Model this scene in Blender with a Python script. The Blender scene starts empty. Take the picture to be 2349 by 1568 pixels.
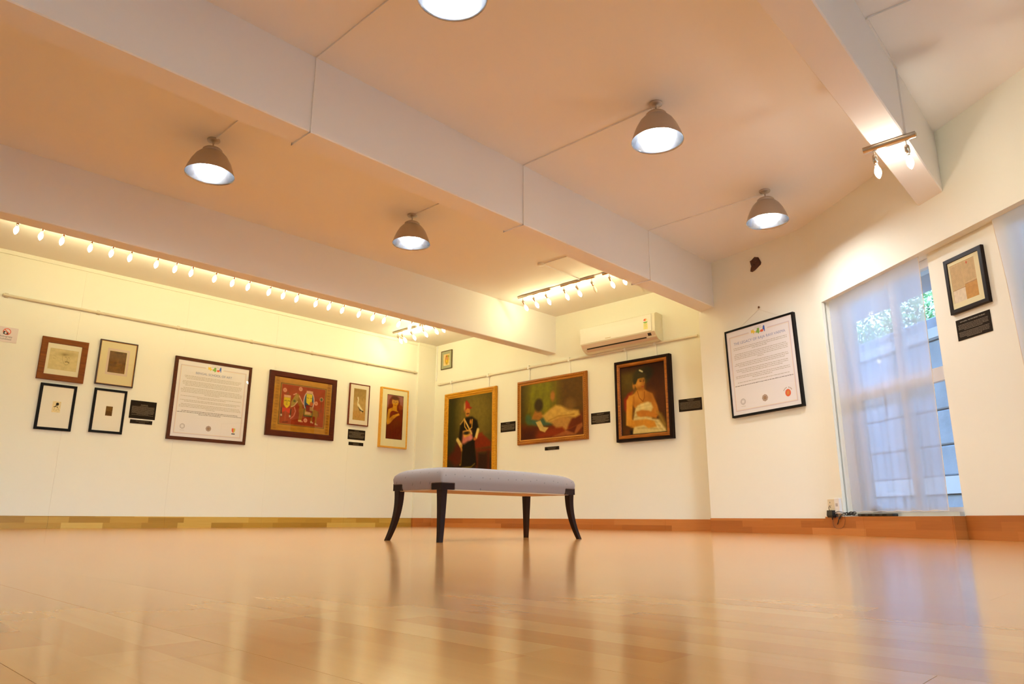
import bpy, math, random
import numpy as np
from mathutils import Vector, Matrix
random.seed(7)
PI = math.pi
S = bpy.context.scene
COL = S.collection

# ------------------------------------------------------------------ camera, world, exposure
def make_camera():
    yaw, pitch, roll, H = 0.7603, 0.2458, 0.0051, 0.1375
    fw = Vector((math.cos(pitch)*math.cos(yaw), math.cos(pitch)*math.sin(yaw), math.sin(pitch)))
    r0 = Vector((math.sin(yaw), -math.cos(yaw), 0)); u0 = r0.cross(fw)
    rt = r0*math.cos(roll) + u0*math.sin(roll); up = rt.cross(fw)
    cd = bpy.data.cameras.new('camera'); cd.sensor_width = 36.0
    cd.lens = 36.0*1618.6/2349.0; cd.clip_start = 0.02
    ob = bpy.data.objects.new('camera', cd); COL.objects.link(ob)
    ob.matrix_world = Matrix(((rt.x, up.x, -fw.x, 0), (rt.y, up.y, -fw.y, 0), (rt.z, up.z, -fw.z, H), (0, 0, 0, 1)))
    S.camera = ob
make_camera()

w = bpy.data.worlds.new('sky'); S.world = w; w.use_nodes = True
nt = w.node_tree
for n in list(nt.nodes): nt.nodes.remove(n)
sky = nt.nodes.new('ShaderNodeTexSky'); sky.sky_type = 'NISHITA'; sky.sun_disc = False
sky.sun_elevation = math.radians(35); sky.sun_rotation = math.radians(-60); sky.air_density = 1.3
bg = nt.nodes.new('ShaderNodeBackground'); bg.inputs['Strength'].default_value = 3.6
wo = nt.nodes.new('ShaderNodeOutputWorld')
tint = nt.nodes.new('ShaderNodeMix'); tint.data_type = 'RGBA'; tint.blend_type = 'MULTIPLY'; tint.inputs['Factor'].default_value = 1.
tint.inputs['B'].default_value = (.80, .98, 1.32, 1)        # camera balanced for warm lamps: daylight reads blue
nt.links.new(sky.outputs[0], tint.inputs['A']); nt.links.new(tint.outputs['Result'], bg.inputs[0]); nt.links.new(bg.outputs[0], wo.inputs[0])

S.view_settings.view_transform = 'Standard'; S.view_settings.look = 'None'
S.view_settings.gamma = 1.0; S.view_settings.use_curve_mapping = False
S.view_settings.exposure = 0.10
S.cycles.use_denoising = True
S.cycles.use_adaptive_sampling = True; S.cycles.adaptive_threshold = .03
S.cycles.max_bounces = 8; S.cycles.diffuse_bounces = 5; S.cycles.glossy_bounces = 3
S.cycles.transparent_max_bounces = 12
S.cycles.sample_clamp_indirect = 8.0
S.cycles.caustics_reflective = True

SPOT_COL, SPOT_E = (1.0, 0.92, 0.51), 112.0      # warm LED candle bulbs
PEND_COL, PEND_E = (0.97, 0.99, 1.0), 300.0       # white lamps of the pendants

# ------------------------------------------------------------------ materials
def lin(c):
    return tuple(x/12.92 if x <= .04045 else ((x+.055)/1.055)**2.4 for x in c)
def rgb(r, g, b): return lin((r/255, g/255, b/255))
def newmat(name):
    m = bpy.data.materials.new(name); m.use_nodes = True
    t = m.node_tree; b = t.nodes['Principled BSDF']
    return m, t, b
def mat(name, col, rough=.6, metal=0., spec=.5, noise=0., nscale=8., bump=0., bscale=60., emit=None):
    m, t, b = newmat(name)
    b.inputs['Base Color'].default_value = (*col, 1); b.inputs['Roughness'].default_value = rough
    b.inputs['Metallic'].default_value = metal; b.inputs['Specular IOR Level'].default_value = spec
    if noise:
        tc = t.nodes.new('ShaderNodeTexCoord'); nz = t.nodes.new('ShaderNodeTexNoise')
        nz.inputs['Scale'].default_value = nscale; nz.inputs['Detail'].default_value = 4
        mx = t.nodes.new('ShaderNodeMix'); mx.data_type = 'RGBA'
        mx.inputs['A'].default_value = (*[c*(1-noise) for c in col], 1); mx.inputs['B'].default_value = (*[min(1, c*(1+noise)) for c in col], 1)
        t.links.new(tc.outputs['Object'], nz.inputs['Vector']); t.links.new(nz.outputs['Fac'], mx.inputs['Factor'])
        t.links.new(mx.outputs['Result'], b.inputs['Base Color'])
    if bump:
        tc = t.nodes.new('ShaderNodeTexCoord'); nz = t.nodes.new('ShaderNodeTexNoise')
        nz.inputs['Scale'].default_value = bscale; nz.inputs['Detail'].default_value = 3
        bp = t.nodes.new('ShaderNodeBump'); bp.inputs['Strength'].default_value = bump; bp.inputs['Distance'].default_value = .01
        t.links.new(tc.outputs['Object'], nz.inputs['Vector']); t.links.new(nz.outputs['Fac'], bp.inputs['Height'])
        t.links.new(bp.outputs['Normal'], b.inputs['Normal'])
    if emit:
        b.inputs['Emission Color'].default_value = (*emit[0], 1); b.inputs['Emission Strength'].default_value = emit[1]
    return m
def emis(name, col, e):
    m = bpy.data.materials.new(name); m.use_nodes = True; t = m.node_tree
    t.nodes.remove(t.nodes['Principled BSDF']); em = t.nodes.new('ShaderNodeEmission')
    em.inputs[0].default_value = (*col, 1); em.inputs[1].default_value = e
    t.links.new(em.outputs[0], t.nodes['Material Output'].inputs[0]); return m
def woodmat(name, c1, c2, rough=.45, axis=0, scale=14.):
    m, t, b = newmat(name); b.inputs['Roughness'].default_value = rough; b.inputs['Specular IOR Level'].default_value = .2
    tc = t.nodes.new('ShaderNodeTexCoord'); mp = t.nodes.new('ShaderNodeMapping')
    sc = [scale*5]*3; sc[axis] = scale*.4; mp.inputs['Scale'].default_value = sc
    nz = t.nodes.new('ShaderNodeTexNoise'); nz.inputs['Scale'].default_value = 1.; nz.inputs['Detail'].default_value = 5
    cr = t.nodes.new('ShaderNodeValToRGB'); cr.color_ramp.elements[0].position = .3; cr.color_ramp.elements[1].position = .72
    cr.color_ramp.elements[0].color = (*c1, 1); cr.color_ramp.elements[1].color = (*c2, 1)
    t.links.new(tc.outputs['Object'], mp.inputs[0]); t.links.new(mp.outputs[0], nz.inputs['Vector'])
    t.links.new(nz.outputs['Fac'], cr.inputs[0]); t.links.new(cr.outputs[0], b.inputs['Base Color']); return m
def stripwood(name, ramp, rough, row, length, along, up, grain=.10, bump=.0, spec=.5):
    """laminate: rows of strips of random tone. along/up: indices of the world axes (or a direction tuple for along)."""
    m, t, b = newmat(name); N = t.nodes; L = t.links
    b.inputs['Roughness'].default_value = rough; b.inputs['Specular IOR Level'].default_value = spec
    g = N.new('ShaderNodeNewGeometry')
    def math_(op, a, c=None, d=None):
        n = N.new('ShaderNodeMath'); n.operation = op
        for i, v in enumerate((a, c, d)):
            if v is None: continue
            if isinstance(v, (int, float)): n.inputs[i].default_value = v
            else: L.new(v, n.inputs[i])
        return n.outputs[0]
    def dot(v):
        n = N.new('ShaderNodeVectorMath'); n.operation = 'DOT_PRODUCT'; n.inputs[1].default_value = v
        L.new(g.outputs['Position'], n.inputs[0]); return n.outputs['Value']
    a, u = dot(along), dot(up)
    r = math_('FLOOR', math_('DIVIDE', u, row))
    wn = N.new('ShaderNodeTexWhiteNoise'); wn.noise_dimensions = '1D'; L.new(r, wn.inputs['W'])
    al = math_('ADD', math_('DIVIDE', a, length), math_('MULTIPLY', wn.outputs['Value'], 7.3))
    cell = math_('FLOOR', al)
    cb = N.new('ShaderNodeCombineXYZ'); L.new(r, cb.inputs[0]); L.new(cell, cb.inputs[1])
    w2 = N.new('ShaderNodeTexWhiteNoise'); w2.noise_dimensions = '2D'; L.new(cb.outputs[0], w2.inputs['Vector'])
    gv = N.new('ShaderNodeCombineXYZ'); L.new(math_('MULTIPLY', a, 2.2), gv.inputs[0]); L.new(math_('MULTIPLY', u, 42.), gv.inputs[1])
    L.new(math_('MULTIPLY', w2.outputs['Value'], 31.), gv.inputs[2])
    nz = N.new('ShaderNodeTexNoise'); nz.inputs['Scale'].default_value = 1.6; nz.inputs['Detail'].default_value = 6; nz.inputs['Roughness'].default_value = .6
    L.new(gv.outputs[0], nz.inputs['Vector'])
    tone = math_('ADD', w2.outputs['Value'], math_('MULTIPLY', math_('SUBTRACT', nz.outputs['Fac'], .5), grain*10))
    cr = N.new('ShaderNodeValToRGB'); e = cr.color_ramp.elements
    while len(e) < len(ramp): e.new(.5)
    for k, (p, c) in enumerate(ramp): e[k].position = p; e[k].color = (*c, 1)
    L.new(tone, cr.inputs[0]); L.new(cr.outputs[0], b.inputs['Base Color'])
    if bump:
        bp = N.new('ShaderNodeBump'); bp.inputs['Strength'].default_value = bump; bp.inputs['Distance'].default_value = .0006
        n2 = N.new('ShaderNodeTexNoise'); n2.inputs['Scale'].default_value = 9.; n2.inputs['Detail'].default_value = 2
        L.new(g.outputs['Position'], n2.inputs['Vector'])
        L.new(math_('ADD', n2.outputs['Fac'], math_('MULTIPLY', nz.outputs['Fac'], .25)), bp.inputs['Height']); L.new(bp.outputs[0], b.inputs['Normal'])
    return m

M = {}
M['wall'] = mat('wall_paint', (.86, .84, .72), .75, spec=.25, bump=.04, bscale=7.)
M['ceiling'] = mat('ceiling_paint', (.86, .83, .79), .8, spec=.2, bump=.05, bscale=4.)
M['trimwhite'] = mat('white_plastic', (.82, .80, .74), .45)
M['rail'] = mat('rail_cream', (.66, .58, .42), .45)
M['raillight'] = mat('rail_pale', (.78, .72, .58), .45)
M['hook'] = mat('hook_white', (.86, .84, .76), .5)
FLR = [(0.0, (.60, .248, .058)), (.35, (.645, .285, .070)), (.7, (.67, .305, .080)), (1.0, (.705, .345, .102))]
M['floor'] = stripwood('floor_laminate', FLR, .15, .065, .43, (0, 1, 0), (1, 0, 0), .045, .12, .55)
M['subfloor'] = mat('subfloor_dark', (.10, .05, .025), .9)
BL = [(0.0, (.36, .19, .02)), (.45, (.50, .29, .04)), (1.0, (.66, .44, .10))]
BR = [(0.0, (.36, .105, .015)), (.5, (.47, .15, .025)), (1.0, (.56, .21, .05))]
M['base_left'] = stripwood('baseboard_laminate_yellow', BL, .35, .068, .46, (1, 0, 0), (0, 0, 1), .04)
M['base_right'] = stripwood('baseboard_laminate_orange', BR, .33, .068, .75, (.3, .95, 0), (0, 0, 1), .05)
M['steel'] = mat('brushed_steel', (.60, .53, .44), .2, 1.)
M['alu'] = mat('shade_aluminium', (.50, .44, .38), .42, .85)
M['alu_in'] = mat('shade_inside', (.46, .48, .52), .17, 1.)
M['spot_bulb'] = emis('lit_spot_bulb', SPOT_COL, SPOT_E)
M['spot_white'] = emis('lit_white_spot_bulb', (1.0, .93, .80), 190.)
M['pend_bulb'] = emis('lit_pendant_bulb', PEND_COL, PEND_E)
M['deadbulb'] = mat('unlit_bulb_glass', (.8, .78, .7), .2)
M['black'] = mat('black_plastic', (.012, .011, .012), .4)
M['plaque'] = mat('plaque_dark', (.018, .011, .006), .6, spec=.08)
M['ptext'] = mat('plaque_print', (.23, .17, .11), .6)
M['ptitle'] = mat('plaque_title_print', (.42, .34, .24), .6)
M['paper'] = mat('poster_paper', (.80, .76, .74), .5)
M['ink'] = mat('poster_ink', (.44, .38, .29), .7)
M['inkbold'] = mat('poster_ink_bold', (.14, .12, .09), .7)
M['inkblue'] = mat('poster_title_ink', (.26, .30, .46), .7)
M['border'] = mat('poster_border', (.66, .56, .58), .6)
M['bordertan'] = mat('poster_border_tan', (.80, .68, .52), .6)
for k, c in dict(yel=(.86, .60, .05), grn=(.20, .42, .06), red=(.72, .10, .03), blu=(.03, .12, .50), brn=(.33, .19, .10), gry=(.45, .40, .38), blk=(.02, .02, .02), gold=(.62, .50, .06)).items():
    M[k] = mat('print_'+k, c, .6)
M['leather'] = None

# ------------------------------------------------------------------ mesh builder
class MB:
    def __init__(s): s.v = []; s.f = []; s.m = []; s.sm = []
    def add(s, vs, fs, mi=0, smooth=False, T=None):
        o = len(s.v)
        s.v += [tuple(T @ Vector(p)) if T else tuple(p) for p in vs]
        for f in fs: s.f.append(tuple(o+i for i in f)); s.m.append(mi); s.sm.append(smooth)
        return s
    def box(s, x0, x1, y0, y1, z0, z1, mi=0, T=None):
        v = [(x, y, z) for x in (x0, x1) for y in (y0, y1) for z in (z0, z1)]
        return s.add(v, [(0, 1, 3, 2), (4, 6, 7, 5), (0, 4, 5, 1), (2, 3, 7, 6), (0, 2, 6, 4), (1, 5, 7, 3)], mi, False, T)
    def bbox(s, x0, x1, y0, y1, z0, z1, b=.004, mi=0, T=None):
        """box with chamfered edges"""
        def ring(z, i): return [(x0+i, y0+i, z), (x1-i, y0+i, z), (x1-i, y1-i, z), (x0+i, y1-i, z)]
        def oct_(z, i, c): return [(x0+i+c, y0+i, z), (x1-i-c, y0+i, z), (x1-i, y0+i+c, z), (x1-i, y1-i-c, z), (x1-i-c, y1-i, z), (x0+i+c, y1-i, z), (x0+i, y1-i-c, z), (x0+i, y0+i+c, z)]
        R = [oct_(z0, b, b*.5), oct_(z0+b, 0, b), oct_(z1-b, 0, b), oct_(z1, b, b*.5)]
        v = sum(R, []); f = [tuple(range(7, -1, -1)), tuple(range(24, 32))]
        for k in range(3):
            for i in range(8): f.append((k*8+i, k*8+(i+1) % 8, (k+1)*8+(i+1) % 8, (k+1)*8+i))
        return s.add(v, f, mi, False, T)
    def loft(s, rings, close=True, caps=(True, True), mi=0, smooth=True, T=None):
        n = len(rings[0]); v = sum([list(r) for r in rings], []); f = []
        for k in range(len(rings)-1):
            for i in range(n if close else n-1): f.append((k*n+i, k*n+(i+1) % n, (k+1)*n+(i+1) % n, (k+1)*n+i))
        s.add(v, f, mi, smooth, T)
        if caps[0]: s.add(rings[0], [tuple(range(n-1, -1, -1))], mi, False, T)
        if caps[1]: s.add(rings[-1], [tuple(range(n))], mi, False, T)
        return s
    def lathe(s, prof, n=24, mi=0, T=None, caps=(True, True)):
        return s.loft([[(r*math.cos(2*PI*i/n), r*math.sin(2*PI*i/n), z) for i in range(n)] for r, z in prof], True, caps, mi, True, T)
    def tube(s, pts, r, n=8, mi=0, T=None):
        P = [Vector(p) for p in pts]; rings = []
        R = r if isinstance(r, (list, tuple)) else [r]*len(P)
        prev = None
        for i, p in enumerate(P):
            d = (P[min(i+1, len(P)-1)]-P[max(i-1, 0)]).normalized()
            a = prev-d*prev.dot(d) if prev and (prev-d*prev.dot(d)).length > 1e-4 else (d.cross(Vector((0, 0, 1))) if abs(d.z) < .9 else d.cross(Vector((1, 0, 0))))
            a.normalize(); prev = a; b = d.cross(a)
            rings.append([tuple(p+(a*math.cos(2*PI*k/n)+b*math.sin(2*PI*k/n))*R[i]) for k in range(n)])
        return s.loft(rings, True, (True, True), mi, True, T)
    def build(s, name, mats, parent=None, loc=None, rz=None):
        me = bpy.data.meshes.new(name); me.from_pydata(s.v, [], s.f)
        for m_ in (mats if isinstance(mats, (list, tuple)) else [mats]): me.materials.append(m_)
        me.polygons.foreach_set('material_index', s.m); me.polygons.foreach_set('use_smooth', s.sm)
        me.validate(); me.update()
        import bmesh
        bm = bmesh.new(); bm.from_mesh(me); bmesh.ops.recalc_face_normals(bm, faces=bm.faces); bm.to_mesh(me); bm.free()
        o = bpy.data.objects.new(name, me); COL.objects.link(o)
        if parent: o.parent = parent
        if loc is not None: o.location = loc
        if rz is not None: o.rotation_euler = (0, 0, rz)
        return o
def empty(name, label, cat, loc=(0, 0, 0), rz=0., group=None):
    o = bpy.data.objects.new(name, None); COL.objects.link(o); o.empty_display_size = .1
    o.location = loc; o.rotation_euler = (0, 0, rz); tag(o, label, cat, group); return o
def tag(o, label=None, cat=None, group=None, kind=None):
    if label: o['label'] = label
    if cat: o['category'] = cat
    if group: o['group'] = group
    if kind: o['kind'] = kind
    return o
def struct(o, label=None, cat=None): return tag(o, label, cat, None, 'structure')
def dup(root, loc, rz=None, label=None):
    r = root.copy(); COL.objects.link(r); r.location = loc
    if rz is not None: r.rotation_euler = (0, 0, rz)
    if label: r['label'] = label
    for ch in list(root.children):
        c = ch.copy(); COL.objects.link(c); c.parent = r
        for g in ch.children:
            d = g.copy(); COL.objects.link(d); d.parent = c
    return r

# ------------------------------------------------------------------ the walls' planes
class Plane:
    def __init__(s, P, d):
        s.P = Vector((P[0], P[1], 0)); s.d = Vector((d[0], d[1], 0)).normalized()
        s.n = Vector((s.d.y, -s.d.x, 0)); s.rz = math.atan2(s.d.y, s.d.x)     # n points into the room
    def at(s, u, z=0., off=0.): return s.P+s.d*u+s.n*off+Vector((0, 0, z))
WL = Plane((2.75, 10.0555), (1, -.0054))
WB = Plane((8.3664, 2.75), (-.0073, -1))
WF = Plane((7.915, 4.24), (-.350, -1.47))
WW = Plane((7.565, 2.77), (-.6096, -.7927))
ZC = 3.3
def wall_box(mb, pl, u0, u1, z0, z1, off0, off1, mi=0):
    """box standing on a wall plane; off = distance into the room"""
    c = [pl.at(u, z, o) for u in (u0, u1) for o in (off1, off0) for z in (z0, z1)]
    return mb.add(c, [(0, 1, 3, 2), (4, 6, 7, 5), (0, 4, 5, 1), (2, 3, 7, 6), (0, 2, 6, 4), (1, 5, 7, 3)], mi)

# ------------------------------------------------------------------ floor
floor = struct(MB().box(-4.7, 10.2, -4.4, 10.6, -.12, -.0085).build('floor', M['subfloor']), 'glossy orange brown laminate floor of three-strip boards')
far = MB()
def board(mb, x0, x1, y0, y1):
    if mb is far: return mb.add([(x0, y0, 0), (x1, y0, 0), (x1, y1, 0), (x0, y1, 0)], [(0, 1, 2, 3)])
    g = .0003
    return mb.loft([[(x0+g, y0+g, z), (x1-g, y0+g, z), (x1-g, y1-g, z), (x0+g, y1-g, z)] for z in (-.0085, 0)], True, (False, True), 0, False)
nx0 = -4.68; BWD, BLN = .195, 1.29
rb = random.Random(3)
nrow = int((10.15-nx0)/BWD)
for i in range(nrow):
    x0 = nx0+i*BWD; y = -4.35-rb.random()*BLN
    while y < 10.5:
        y0, y1 = max(y, -4.38), min(y+BLN, 10.55); cx, cy = x0+BWD/2, (y0+y1)/2
        if y1-y0 > .05:
            d = cx*.7246+cy*.6892; s_ = abs(cx*.6892-cy*.7246)
            if -.2 < d < 1.75 and s_ < max(.9, d*.75+.85) and cx > -.6 and cy > -.9:
                board(MB(), x0, x0+BWD, y0, y1).build('plank', M['floor'], floor)
            else: board(far, x0, x0+BWD, y0, y1)
        y += BLN
tag(far.build('plank_field', M['floor'], floor), kind='stuff')

# ------------------------------------------------------------------ ceiling, beams
struct(MB().box(-4.7, 9.2, -4.4, 10.6, ZC, ZC+.15).build('ceiling', M['ceiling']), 'white plastered ceiling')
def beam(name, xr, yn, yf, zb, a, x0, x1, lab):
    m = MB(); t = math.tan(a); b = .008
    def yy(y, x): return y+t*(x-xr)
    ring = lambda x: [(x, yy(yn, x), ZC), (x, yy(yn, x), zb+b), (x, yy(yn, x)+b, zb), (x, yy(yf, x)-b, zb), (x, yy(yf, x), zb+b), (x, yy(yf, x), ZC)]
    m.loft([ring(x0), ring(x1)], True, (True, True), 0, False)
    return struct(m.build(name, M['ceiling']), lab)
beam('ceiling_beam', 2.75, 7.0757, 7.2796, 2.6942, -.0096, -4.7, 8.46, 'white ceiling beam nearest the long picture wall')
beam('ceiling_beam', 2.75, 4.0141, 4.2461, 2.7145, -.0044, -4.7, 8.2, 'white ceiling beam crossing the middle of the room onto the pillar')
beam('ceiling_beam', 4.05, 1.044, 1.269, 2.763, .0267, -4.7, 6.75, 'white ceiling beam ending above the curtained window')

# ------------------------------------------------------------------ left wall with board panels
wl = wall_box(MB(), WL, -7.6, 5.75, 0, ZC, -.013, -.2).build('wall_left', M['wall']); struct(wl, 'white panelled picture wall')
edges = [-7.5, -5.65, -4.3, -2.95, -1.6, -.251, 1.09, 2.47, 3.88, 5.262]
for a, b in zip(edges[:-1], edges[1:]):
    wall_box(MB(), WL, a+.0005, b-.0005, .0, 3.249, 0., -.0128).build('panel', M['wall'], wl)
struct(wall_box(MB(), WL, 5.262, 5.75, 0, ZC, .045, -.05).build('wall_corner', M['wall']), 'white corner column between picture wall and air conditioner wall')
struct(wall_box(MB(), WL, -7.5, 5.262, 3.25, ZC, .014, -.012).build('trim_1', M['wall']), 'white strip along the top of the picture wall')
struct(wall_box(MB(), WL, 5.262, 5.64, 3.25, ZC, .058, .045).build('trim_2', M['wall']), 'white strip along the top of the corner column')
def base_run(name, pl, pieces, z1, off0, off1, m, lab):
    o = None
    for u0, u1 in pieces:
        mb = MB(); c = .003
        ring = lambda u: [pl.at(u, 0.0005, off0), pl.at(u, z1-c, off0), pl.at(u, z1, off0-c), pl.at(u, z1, off1), pl.at(u, .0005, off1)]
        mb.loft([ring(u0+.0008), ring(u1-.0008)], True, (True, True), 0, False)
        if o is None: o = struct(mb.build(name, m), lab)
        else: mb.build('board', m, o)
    return o
base_run('baseboard_left', WL, [(3.87, 5.245), (2.47, 3.87), (1.1, 2.47), (-.25, 1.1), (-1.6, -.25), (-4.2, -1.6), (-7.5, -4.2)], .1478, .016, 0., M['base_left'], 'yellowish strip-laminate baseboard under the picture wall')
# corner column base + back wall base
m = MB(); wall_box(m, WL, 5.246, 5.66, .0005, .149, .06, .045); wall_box(m, WL, 5.246, 5.262, .0005, .149, .045, 0.)
struct(m.build('baseboard_corner', M['base_right']), 'orange baseboard around the corner column')
base_run('baseboard_back', WB, [(-7.26, -5.2), (-5.2, -3.6), (-3.6, -2.4), (-2.4, -1.3)], .147, .016, 0., M['base_right'], 'orange strip-laminate baseboard under the air conditioner wall')

# back wall
struct(wall_box(MB(), WB, -7.6, -1.2, 0, ZC, 0, -.2).build('wall_back', M['wall']), 'white wall under the air conditioner')

# right side: return + facet + rounded corner + jamb of the window wall, as one skin
pts = [Vector((8.42, 4.24, 0)), Vector((7.915, 4.24, 0))]
A = WF.at(1.511-.22); B_ = WW.at(.0); Cn = WF.at(1.511); D_ = WW.at(.20)
for k in range(9):
    t = k/8; pts.append(A*(1-t)**2+Cn*2*t*(1-t)+D_*t*t)
pts.append(WW.at(.30))
def skin(name, pts, z0, z1, thick, m, lab):
    mb = MB()
    n = []
    for i in range(len(pts)):
        d = (pts[min(i+1, len(pts)-1)]-pts[max(i-1, 0)]).normalized(); n.append(Vector((d.y, -d.x, 0)))
    rings = [[(p.x, p.y, z0), (p.x, p.y, z1), (p.x-nn.x*thick, p.y-nn.y*thick, z1), (p.x-nn.x*thick, p.y-nn.y*thick, z0)] for p, nn in zip(pts, n)]
    mb.loft(rings, True, (True, True), 0, False)
    o = mb.build(name, m)
    return struct(o, lab) if lab else o
skin('wall_right', pts[1:], 0, ZC, .05, M['wall'], 'white pillar and curving wall carrying the framed text poster')
struct(MB().box(7.93, 8.46, 4.205, 4.24, 0, ZC).build('wall_return', M['wall']), 'white side of the pillar beside the air conditioner wall')
# window wall parts
LZ = 2.365
struct(wall_box(MB(), WW, .3005, 8.9, LZ, ZC, 0, -.09).build('wall_lintel', M['wall']), 'white upper wall over the windows')
struct(wall_box(MB(), WW, .0, 8.9, LZ+.004, ZC, -.09, -.30).build('wall_outer', M['wall']))
struct(wall_box(MB(), WW, .02, .30, 0, LZ, -.03, -.30).build('wall_jamb', M['wall']), 'white left jamb of the curtained window')
struct(wall_box(MB(), WW, 1.715, 2.52, 0, LZ+.004, -.10, -.30).build('wall_pier', M['wall']), 'white pier between the two curtained windows')
struct(wall_box(MB(), WW, .30, 1.715, 0, .178, -.004, -.30).build('wall_sill', M['wall']), 'low wall under the curtained window')
struct(wall_box(MB(), WW, 2.52, 4.2, 0, .178, -.104, -.30).build('wall_sill_2', M['wall']))
struct(wall_box(MB(), WW, 4.2, 5.0, 0, LZ+.004, -.10, -.30).build('wall_pier_2', M['wall']))
struct(wall_box(MB(), WW, 5.0, 6.6, 0, .178, -.104, -.30).build('wall_sill_3', M['wall']))
struct(wall_box(MB(), WW, 6.6, 8.9, 0, LZ+.004, -.10, -.30).build('wall_pier_3', M['wall']))
WR = Plane((3.2, -4.2), (-1, 0))          # rear wall behind the camera, with plain windows
rear = MB(); wall_box(rear, WR, 0, 7.9, 0, .25, 0, -.2); wall_box(rear, WR, 0, 7.9, 2.45, ZC, 0, -.2)
for a_, b_ in ((0, .8), (2.6, 3.2), (5.0, 5.6), (7.4, 7.9)): wall_box(rear, WR, a_, b_, .25, 2.45, 0, -.2)
struct(rear.build('wall_rear', M['wall']))
struct(MB().box(-4.7, -4.5, -4.4, 10.4, 0, ZC).build('wall_far_left', M['wall']))
# right baseboards
skin('baseboard_right', [Vector((q.x, q.y, 0))+n_*.014 for q, n_ in [(p, (WF.n if i < 2 else (WW.n if i > 8 else (WF.n*(1-(i-2)/6)+WW.n*((i-2)/6)).normalized()))) for i, p in enumerate(pts[1:11])]], .0005, .160, .013, M['base_right'], 'orange baseboard under the framed text poster')
b2 = base_run('baseboard_window', WW, [(-.02, .62), (.62, 1.72)], .178, .02, -.003, M['base_right'], 'orange baseboard under the curtained window')
m = MB(); wall_box(m, WW, 1.7215, 1.737, .0005, .178, .02, -.1)
m.build('end_board', M['base_right'], b2)
base_run('baseboard_pier', WW, [(1.738, 3.1), (3.1, 4.6), (4.6, 6.4), (6.4, 8.8)], .182, -.085, -.1, M['base_right'], 'orange baseboard under the pier with the framed letter')

# ------------------------------------------------------------------ windows, curtains
M['frame_white'] = mat('window_frame_white', (.80, .78, .76), .4)
def glassmat(name, tint):
    m = bpy.data.materials.new(name); m.use_nodes = True; t = m.node_tree; t.nodes.remove(t.nodes['Principled BSDF'])
    tr = t.nodes.new('ShaderNodeBsdfTransparent'); tr.inputs[0].default_value = (*tint, 1)
    gl = t.nodes.new('ShaderNodeBsdfGlossy'); gl.inputs['Roughness'].default_value = .015
    lw = t.nodes.new('ShaderNodeLayerWeight'); lw.inputs['Blend'].default_value = .5
    pw = t.nodes.new('ShaderNodeMath'); pw.operation = 'POWER'; pw.inputs[1].default_value = 5.
    ma = t.nodes.new('ShaderNodeMath'); ma.operation = 'MULTIPLY_ADD'; ma.inputs[1].default_value = .9; ma.inputs[2].default_value = .04
    ms = t.nodes.new('ShaderNodeMixShader')
    t.links.new(lw.outputs['Facing'], pw.inputs[0]); t.links.new(pw.outputs[0], ma.inputs[0]); t.links.new(ma.outputs[0], ms.inputs[0])
    t.links.new(tr.outputs[0], ms.inputs[1]); t.links.new(gl.outputs[0], ms.inputs[2]); t.links.new(ms.outputs[0], t.nodes['Material Output'].inputs[0])
    return m
M['glass'] = glassmat('window_glass', (.95, .98, 1)); M['glazing'] = glassmat('picture_glazing', (1, 1, 1))
M['sillgrey'] = mat('sill_grey', (.50, .48, .42), .6)
def window(name, u0, u1, lab, muls, trans=True):
    O = -.17; T = -.225
    m = MB()
    wall_box(m, WW, u0, u0+.05, .18, LZ, O, T); wall_box(m, WW, u1-.05, u1, .18, LZ, O, T)
    wall_box(m, WW, u0+.05, u1-.05, LZ-.07, LZ, O, T); wall_box(m, WW, u0+.05, u1-.05, .18, .25, O, T)
    r = struct(m.build(name, M['frame_white']), lab)
    wall_box(MB(), WW, u0-.0, u1, .179, .212, -.06, -.165).build('window_sill', M['sillgrey'], r)
    for a in muls: wall_box(MB(), WW, a, a+.06, .25, LZ-.07, O+.004, T-.004).build('mullion', M['frame_white'], r)
    ed = [u0+.05]+[x for a in muls for x in (a, a+.06)]+[u1-.05]
    for i in range(0, len(ed), 2):
        wall_box(MB(), WW, ed[i]+.001, ed[i+1]-.001, 1.29, 1.405, O+.002, T+.002).build('transom', M['frame_white'], r)
        for z0, z1 in ((.251, 1.289), (1.406, LZ-.071)):
            wall_box(MB(), WW, ed[i]+.001, ed[i+1]-.001, z0, z1, -.195, -.199).build('pane', M['glass'], r)
    return r
window('window_1', .301, 1.714, 'white framed window behind the sheer curtain left of the pier', (.44, 1.10))
window('window_2', 2.521, 4.199, 'white framed window behind the curtain at the right edge', (3.3,))
window('window_3', 5.001, 6.599, None, (5.75,))

for q, (a_, b_) in enumerate(((.8, 2.6), (3.2, 5.0), (5.6, 7.4))):
    m = MB()
    for x0_, x1_, z0_, z1_ in ((a_, a_+.05, .25, 2.45), (b_-.05, b_, .25, 2.45), (a_+.05, b_-.05, .25, .30), (a_+.05, b_-.05, 2.40, 2.45), ((a_+b_)/2-.03, (a_+b_)/2+.03, .30, 2.40)): wall_box(m, WR, x0_, x1_, z0_, z1_, -.08, -.13)
    wr = struct(m.build('window_%d' % (q+4), M['frame_white']))
    for x0_, x1_ in ((a_+.05, (a_+b_)/2-.03), ((a_+b_)/2+.03, b_-.05)): wall_box(MB(), WR, x0_, x1_, .30, 2.40, -.10, -.105).build('pane', M['glass'], wr)
m_, t, b = newmat('sheer_curtain')
b.inputs['Base Color'].default_value = (.86, .86, .88, 1); b.inputs['Roughness'].default_value = .9; b.inputs['Specular IOR Level'].default_value = .1
tl = t.nodes.new('ShaderNodeBsdfTranslucent'); tl.inputs[0].default_value = (.86, .86, .90, 1)
tr = t.nodes.new('ShaderNodeBsdfTransparent'); m1 = t.nodes.new('ShaderNodeMixShader'); m2 = t.nodes.new('ShaderNodeMixShader')
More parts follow.
